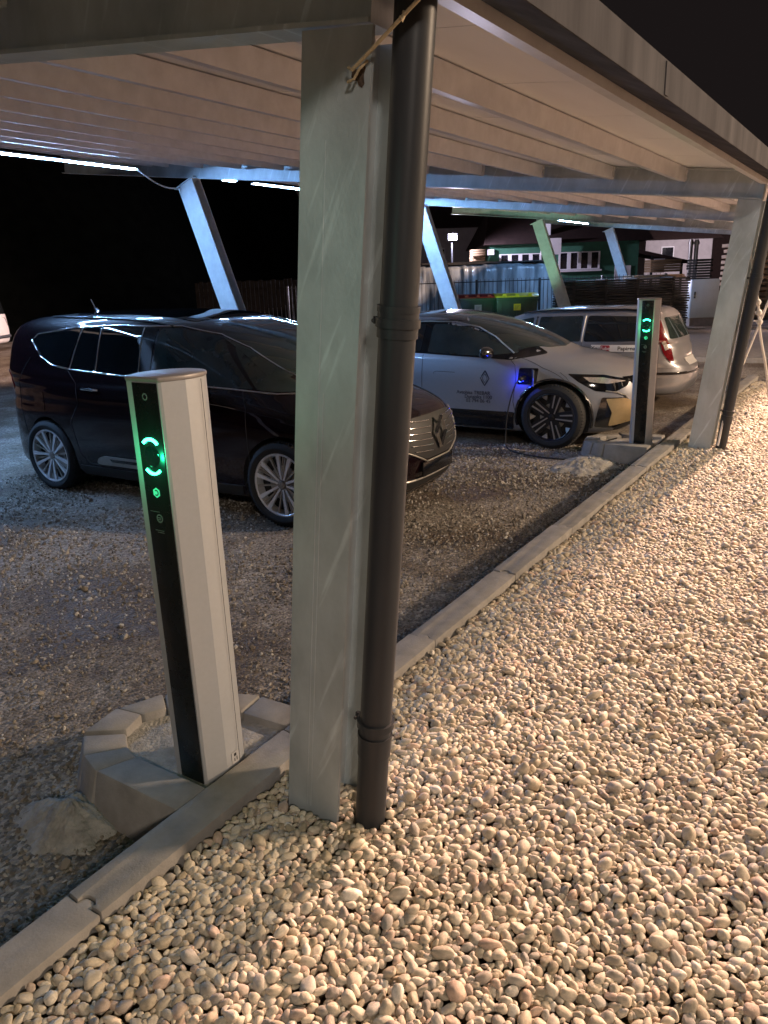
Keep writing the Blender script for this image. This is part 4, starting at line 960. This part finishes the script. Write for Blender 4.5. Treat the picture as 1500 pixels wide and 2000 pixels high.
# green workshop
def workshop():
    d=45; A=fwd(d,957,478); B_=fwd(d,1248,478); w=(B_-A).length; h=3.35-GZ
    t=thing('workshop','low green workshop with rows of white framed windows and a brown roof','building',(A.x,A.y,GZ),RZ)
    mb=MB(); mb.box((0,0,0),(w,8,h)); mb.build('wall','green_wall',t)
    # roof: slopes
    mb=MB(); tb=bmesh.new()
    xs_=[-.5,w+.8]
    V=[tb.verts.new(p) for p in [(-.4,-.7,h),(w+.6,-.7,h),(w+.6,4,h+2.3),(-.4+.9,4,h+2.3),(w+.6,8.6,h),(-.4,8.6,h)]]
    tb.faces.new((V[0],V[1],V[2],V[3])); tb.faces.new((V[3],V[2],V[4],V[5])); tb.faces.new((V[0],V[3],V[5])); tb.faces.new((V[1],V[4],V[2])); tb.faces.new((V[0],V[5],V[4],V[1]))
    bmesh.ops.recalc_face_normals(tb,faces=tb.faces); mb.add(tb); mb.build('roof','brown_roof',t)
    def win(px0,px1,pyt,pyb,n):
        a=fwd(d,px0,pyt); b_=fwd(d,px1,pyt); lo=fwd(d,px0,pyb); x0=(a-A).dot(RV); x1=(b_-A).dot(RV); z1=a.z-GZ; z0=lo.z-GZ; bw=.10
        ww=(x1-x0)/n
        for k in range(n):
            q0=x0+k*ww; q1=q0+ww
            mb=MB(); mb.box((q0,-.08,z0),(q0+bw,-.02,z1)); mb.box((q1-bw,-.08,z0),(q1-.002,-.02,z1)); mb.box((q0+bw,-.08,z1-.05),(q1-bw,-.02,z1)); mb.box((q0+bw,-.08,z0),(q1-bw,-.02,z0+.06)); f=mb.build('window','white_frame',t)
            mb=MB(); mb.box((q0+bw,-.035,z0+.06),(q1-bw,-.03,z1-.05)); mb.build('pane','window_dark',f)
        mb=MB(); mb.box((x0-.08,-.22,z0-.10),(x1+.08,-.021,z0-.01)); mb.build('window_sill','white_frame',t)
    win(975,1057,497,521,4); win(1091,1172,493,528,4)
    a=fwd(d,1053,450); x=(a-A).dot(RV)
    mb=MB(); mb.box((x-.05,-.9,2.9),(x+1.05,-.75,3.75)); mb.build('awning_box','white_frame',t)
    a=fwd(d,1065,440); x=(a-A).dot(RV); mb=MB(); mb.box((x,.2,3.8),(x+.35,.55,4.9)); mb.build('chimney','white_frame',t)
    a=fwd(d,1200,530); x=(a-A).dot(RV); mb=MB(); mb.box((x,-.06,0),(x+.9,-.01,2.2)); mb.build('door','white_frame',t)
    a=fwd(d,957,483); mb=MB(); mb.box((-.15,-.25,3.0),(.2,-.01,3.3)); mb.build('vent_box','white_frame',t)
workshop()
# far pale house upper left of the bins
def house(name,lab,px0,px1,pyt,d,mw,roofh,hz_,win=()):
    A=fwd(d,px0,pyt); B_=fwd(d,px1,pyt); w=(B_-A).length; h=A.z-GZ
    t=thing(name,lab,'building',(A.x,A.y,GZ),RZ)
    mb=MB(); mb.box((0,0,0),(w,7,h)); mb.build('wall',mw,t)
    mb=MB(); tb=bmesh.new(); V=[tb.verts.new(p) for p in [(-.5,-.8,h),(w+.5,-.8,h),(w-.3,3.5,h+roofh),(.8,3.5,h+roofh),(w+.5,7.6,h),(-.5,7.6,h)]]
    tb.faces.new((V[0],V[1],V[2],V[3])); tb.faces.new((V[3],V[2],V[4],V[5])); tb.faces.new((V[0],V[3],V[5])); tb.faces.new((V[1],V[4],V[2])); tb.faces.new((V[0],V[5],V[4],V[1])); bmesh.ops.recalc_face_normals(tb,faces=tb.faces); mb.add(tb); mb.build('roof','brown_roof',t)
    for (x0,x1,z0,z1) in win:
        mb=MB(); mb.box((x0,-.06,z0),(x1,-.01,z1)); f=mb.build('window','white_frame',t); mb=MB(); mb.box((x0+.08,-.075,z0+.08),(x1-.08,-.061,z1-.08)); mb.build('pane','window_dark',f)
    return t
house('house','dim pale house with a dark roof behind the floodlight',700,948,452,58,'pale_wall',2.0,0,((2,3.2,2.6,3.9),(5,6.2,2.6,3.9)))
house('house','white walled house right of the workshop, behind the timber yard',1262,1392,470,62,'pale_wall',2.4,0,((1.2,2.2,2.2,3.6),))
# brown barn behind everything at right
house('barn','dark brown barn at the right edge beyond the timber yard',1395,1640,430,68,'brown_roof',2.2,0)
# flue pipes
for px,lab in ((1345,'left one of two pale flue pipes in the timber yard'),(1356,'right one of two pale flue pipes in the timber yard')):
    p=fwd(44,px,536); q=fwd(44,px,468)
    t=thing('flue_pipe',lab,'pipe',(p.x,p.y,GZ),0,'flue pipes in the yard'); mb=MB(); mb.tube([(0,0,0),(0,0,q.z-GZ)],.11,12); mb.tube([(0,0,q.z-GZ-.25),(0,0,q.z-GZ-.1)],.15,12); mb.build('pipe','satin',t)
# lean-to porch
p=fwd(46,1232,520); t=thing('porch','narrow porch with a pitched roof and a small notice at the workshop end','porch',(p.x,p.y,GZ),RZ)
mb=MB(); mb.prism([(-.2,2.9),(3.0,2.2),(3.0,2.35),(-.2,3.1)],-1.,1.5,'y'); mb.build('roof','brown_roof',t)
for x in (0,.9,2.6): mb=MB(); mb.box((x-.06,-.9,0),(x+.06,-.8,2.3 if x>2 else 2.7)); mb.build('post','fence_metal',t)
mb=MB(); mb.box((1.0,-.95,1.75),(1.6,-.9,2.5)); mb.build('notice','white_frame',t)
# timber
def planks(lab,px0,px1,pyt,pyb,d,m,n,depth=1.2,jit=.05,grp='timber stacks in the yard',gap=.35):
    a=fwd(d,px0,pyt); b_=fwd(d,px1,pyt); lo=fwd(d,px0,pyb); w=(b_-a).length; z0=max(0,lo.z-GZ); z1=a.z-GZ
    t=thing('timber_stack',lab,'timber stack',(a.x,a.y,GZ),RZ,grp); th=(z1-z0)/n
    for k in range(n):
        mb=MB(); j0=random.uniform(-jit,jit)*w*.3; j1=random.uniform(-jit,jit)*w*.3; mb.box((j0,random.uniform(-.06,.06),z0+k*th),(w+j1,depth,z0+k*th+th*(1-gap)),bev=.004); mb.build('board',m,t)
        if gap>.2:
            mb=MB(); [mb.box((w*q-.04,.08,z0+(k+1-gap)*th),(w*q+.04,depth-.05,z0+(k+1)*th-.001)) for q in (.1,.35,.6,.88)]; mb.build('spacer',m,t)
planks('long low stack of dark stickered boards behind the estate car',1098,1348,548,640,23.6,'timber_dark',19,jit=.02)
planks('pale boards lying on top of the long dark stack',1240,1338,538,546,25,'timber',2,gap=.1)
planks('tan packed timber bundle in front of the white house',1272,1332,507,532,44,'timber',5,gap=.1)
planks('small tan timber bundle beside the floodlight',922,948,487,510,43,'timber',5,gap=.15)
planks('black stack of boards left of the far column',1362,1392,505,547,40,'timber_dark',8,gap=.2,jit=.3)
planks('tall brown slatted timber stack at the right edge behind the guy rope',1440,1640,470,622,30,'timber',14,gap=.4)
# distribution cabinet
p0=fwd(27,1352,546); p1=fwd(27,1392,546); w=.95; h=p0.z-GZ
t=thing('utility_cabinet','pale grey electric cabinet with a black handle beside the far column','cabinet',(p0.x,p0.y,GZ),RZ)
mb=MB(); mb.box((0,0,.28),(w,.35,h),bev=.01); mb.build('housing','cabinet',t); mb=MB(); mb.box((.03,.03,0),(w-.03,.32,.279)); mb.build('plinth','concrete',t)
mb=MB(); mb.box((.02,-.012,.32),(w-.02,-.001,h-.05),bev=.003); dd=mb.build('door','cabinet',t); mb=MB(); mb.box((.10,-.035,h-.62),(.15,-.0125,h-.40),bev=.008); mb.build('handle','black_gloss',dd)
# low block wall pile on the grey slab right of the shed
planks('row of pale blocks at the foot of the workshop wall',1110,1168,568,600,30,'concrete',3,gap=.05)
# floodlight on a pole
p=fwd(43,884,463); t=thing('floodlight','blazing white floodlight on a thin pole in front of the far house','floodlight',(p.x,p.y,GZ))
h=p.z-GZ; mb=MB(); mb.tube([(.3,.2,0),(.3,.2,h+.1),(.0,0,h+.1)],.05,10); mb.build('pole','fence_metal',t)
Mh=Matrix.Translation((0,0,h))@(Vector((-1,-.5,-.35)).to_track_quat('Z','Y').to_matrix().to_4x4())
mb=MB(); mb.box((-.24,-.18,-.08),(.24,.18,-.002),Mh,bev=.01); mb.build('head','fence_metal',t)
mb=MB(); mb.box((-.21,-.15,.0),(.21,.15,.01),Mh); mb.build('lens','floodglass',t)
lamp('flood_light','SPOT',(p.x-.1,p.y-.06,p.z-.04),9000,(.80,.75,1),.08,tgt=(20,8,0),spot=R_(150),blend=.6)
lamp('flood_spill','POINT',(p.x-.25,p.y-.1,p.z),2600,(.80,.75,1),.08)

# guy ropes at the right
def rope(lab,pts,r,m,knots=()):
    o=Vector(pts[0]); t=thing('guy_rope',lab,'rope',tuple(o),0,'guy ropes at the right edge'); P=cm3([Vector(p)-o for p in pts],8)
    mb=MB(); mb.tube(P,r,8)
    for k in knots:
        q=P[int(k*(len(P)-1))]; tb=bmesh.new(); bmesh.ops.create_icosphere(tb,subdivisions=2,radius=r*2.6); [setattr(v,'co',v.co*(1+.35*noise.noise(v.co*60))) for v in tb.verts]; mb.add(tb,Matrix.Translation(q)); mb.tube([q,q+Vector((-.02,.05,.012))],r*.6,5)
    mb.build('cord',m,t)
rope('twisted knotted pale rope hanging from the far downpipe',[(8.30,1.19,1.86),(8.33,1.13,1.62),(8.38,1.08,1.35),(8.40,1.04,1.1),(8.46,.96,.75),(8.5,.9,.4)],.012,'white_rope',(.36,.44,.52))
rope('straight white guy rope slanting up from the pebbles to the right edge',[(8.2,1.30,.02),(8.27,1.24,.50),(8.40,1.05,1.25),(8.55,.83,2.1)],.011,'white_rope')

# ------------------------------------------------------------------ dark slope and trees at the left
def hill(x,y):
    d=max(0,(y-31-max(0,x-30)*.6)); return GZ-.3+min(30,d*1.9)+1.1*noise.noise(Vector((x*.08,y*.08,0)))*min(1,d/6)+.35*noise.noise(Vector((x*.4,y*.4,3)))*min(1,d/3)
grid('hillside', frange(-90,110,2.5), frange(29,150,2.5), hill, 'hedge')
# board fence behind the first prop
p0=fwd(30,380,552); p1=fwd(30,600,552); w=(p1-p0).length; h=p0.z-GZ
t=thing('board_fence','dark vertical board fence behind the first leaning prop','fence',(p0.x,p0.y,GZ),RZ)
for k in range(int(w/.16)):
    mb=MB(); mb.box((k*.16,0,0),(k*.16+.14,.03,h+random.uniform(-.04,.04))); mb.build('board','old_wood',t)
mb=MB(); mb.box((0,.031,h-.35),(w,.07,h-.25)); mb.box((0,.031,.4),(w,.07,.5)); mb.build('rail','timber_dark',t)

# ------------------------------------------------------------------ street lamps and two added lights (heads out of the picture)
for nm,loc,tg,pw,cl in POLE_LAMPS:
    lab={'yard':'added lamp hidden behind the far column to light the white house','far':'tall street lamp beyond the right edge, lighting the pebbles from ahead','side':'street lamp on the street side to the right','back_fill':'added warm fill lamp behind the camera on the pebble side'}[nm]
    gz_=-.2; t=thing('pole_lamp',lab,'street lamp',(loc[0],loc[1],gz_),0,'street lamps around the yard'); h=loc[2]-gz_
    dx=Vector((tg[0]-loc[0],tg[1]-loc[1],0)).normalized()
    mb=MB(); mb.tube([(-dx.x*.8,-dx.y*.8,0),(-dx.x*.8,-dx.y*.8,h*.9),(-dx.x*.6,-dx.y*.6,h+.10),(-dx.x*.2,-dx.y*.2,h+.13)],[.08,.055,.045,.04],12); mb.build('pole','lamp_post_grey',t)
    mb=MB(); mb.box((-.32,-.14,h+.06),(.32,.14,h+.20),Matrix.Rotation(math.atan2(dx.y,dx.x),4,'Z'),bev=.03); mb.build('lamp_head','lamp_post_grey',t)
    mb=MB(); mb.box((-.26,-.10,h+.03),(.26,.10,h+.055),Matrix.Rotation(math.atan2(dx.y,dx.x),4,'Z')); mb.build('lens','streetglass',t)
    lamp('pole_light','SPOT',(loc[0],loc[1],loc[2]),pw,cl,.45,tgt=tg,spot=R_(110 if nm=='back_fill' else 165),blend=.4)
# added green spot, unseen behind the cars, to tint the fourth prop
gp=(17.2,8.9,GZ+.05); t=thing('green_tint_spot','small green spotlight added behind the parked cars to tint the fourth prop','spotlight',gp)
mb=MB(); mb.box((-.09,-.09,0),(.09,.09,.10),bev=.01); mb.build('housing','fence_metal',t); mb=MB(); mb.lathe([(0,0),(.06,0),(.06,.01),(0,.01)],20,Matrix.Translation((0,0,.115))@Matrix.Rotation(R_(90),4,'Y')); mb.build('lens','green_faint',t)
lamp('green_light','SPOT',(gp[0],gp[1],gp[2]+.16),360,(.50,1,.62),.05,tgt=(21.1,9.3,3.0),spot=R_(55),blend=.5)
gp=(-3.2,2.0,1.9); t=thing('green_tint_lamp','small green lamp added behind the camera to tint the near column','lamp',(gp[0],gp[1],-.2))  # unseen lamp added to put a green tint on the near column
mb=MB(); mb.tube([(0,0,0),(0,0,2.0)],.03,10); mb.build('pole','lamp_post_grey',t); mb=MB(); mb.box((-.02,-.1,2.0),(.10,.1,2.2),bev=.01); mb.build('housing','fence_metal',t)
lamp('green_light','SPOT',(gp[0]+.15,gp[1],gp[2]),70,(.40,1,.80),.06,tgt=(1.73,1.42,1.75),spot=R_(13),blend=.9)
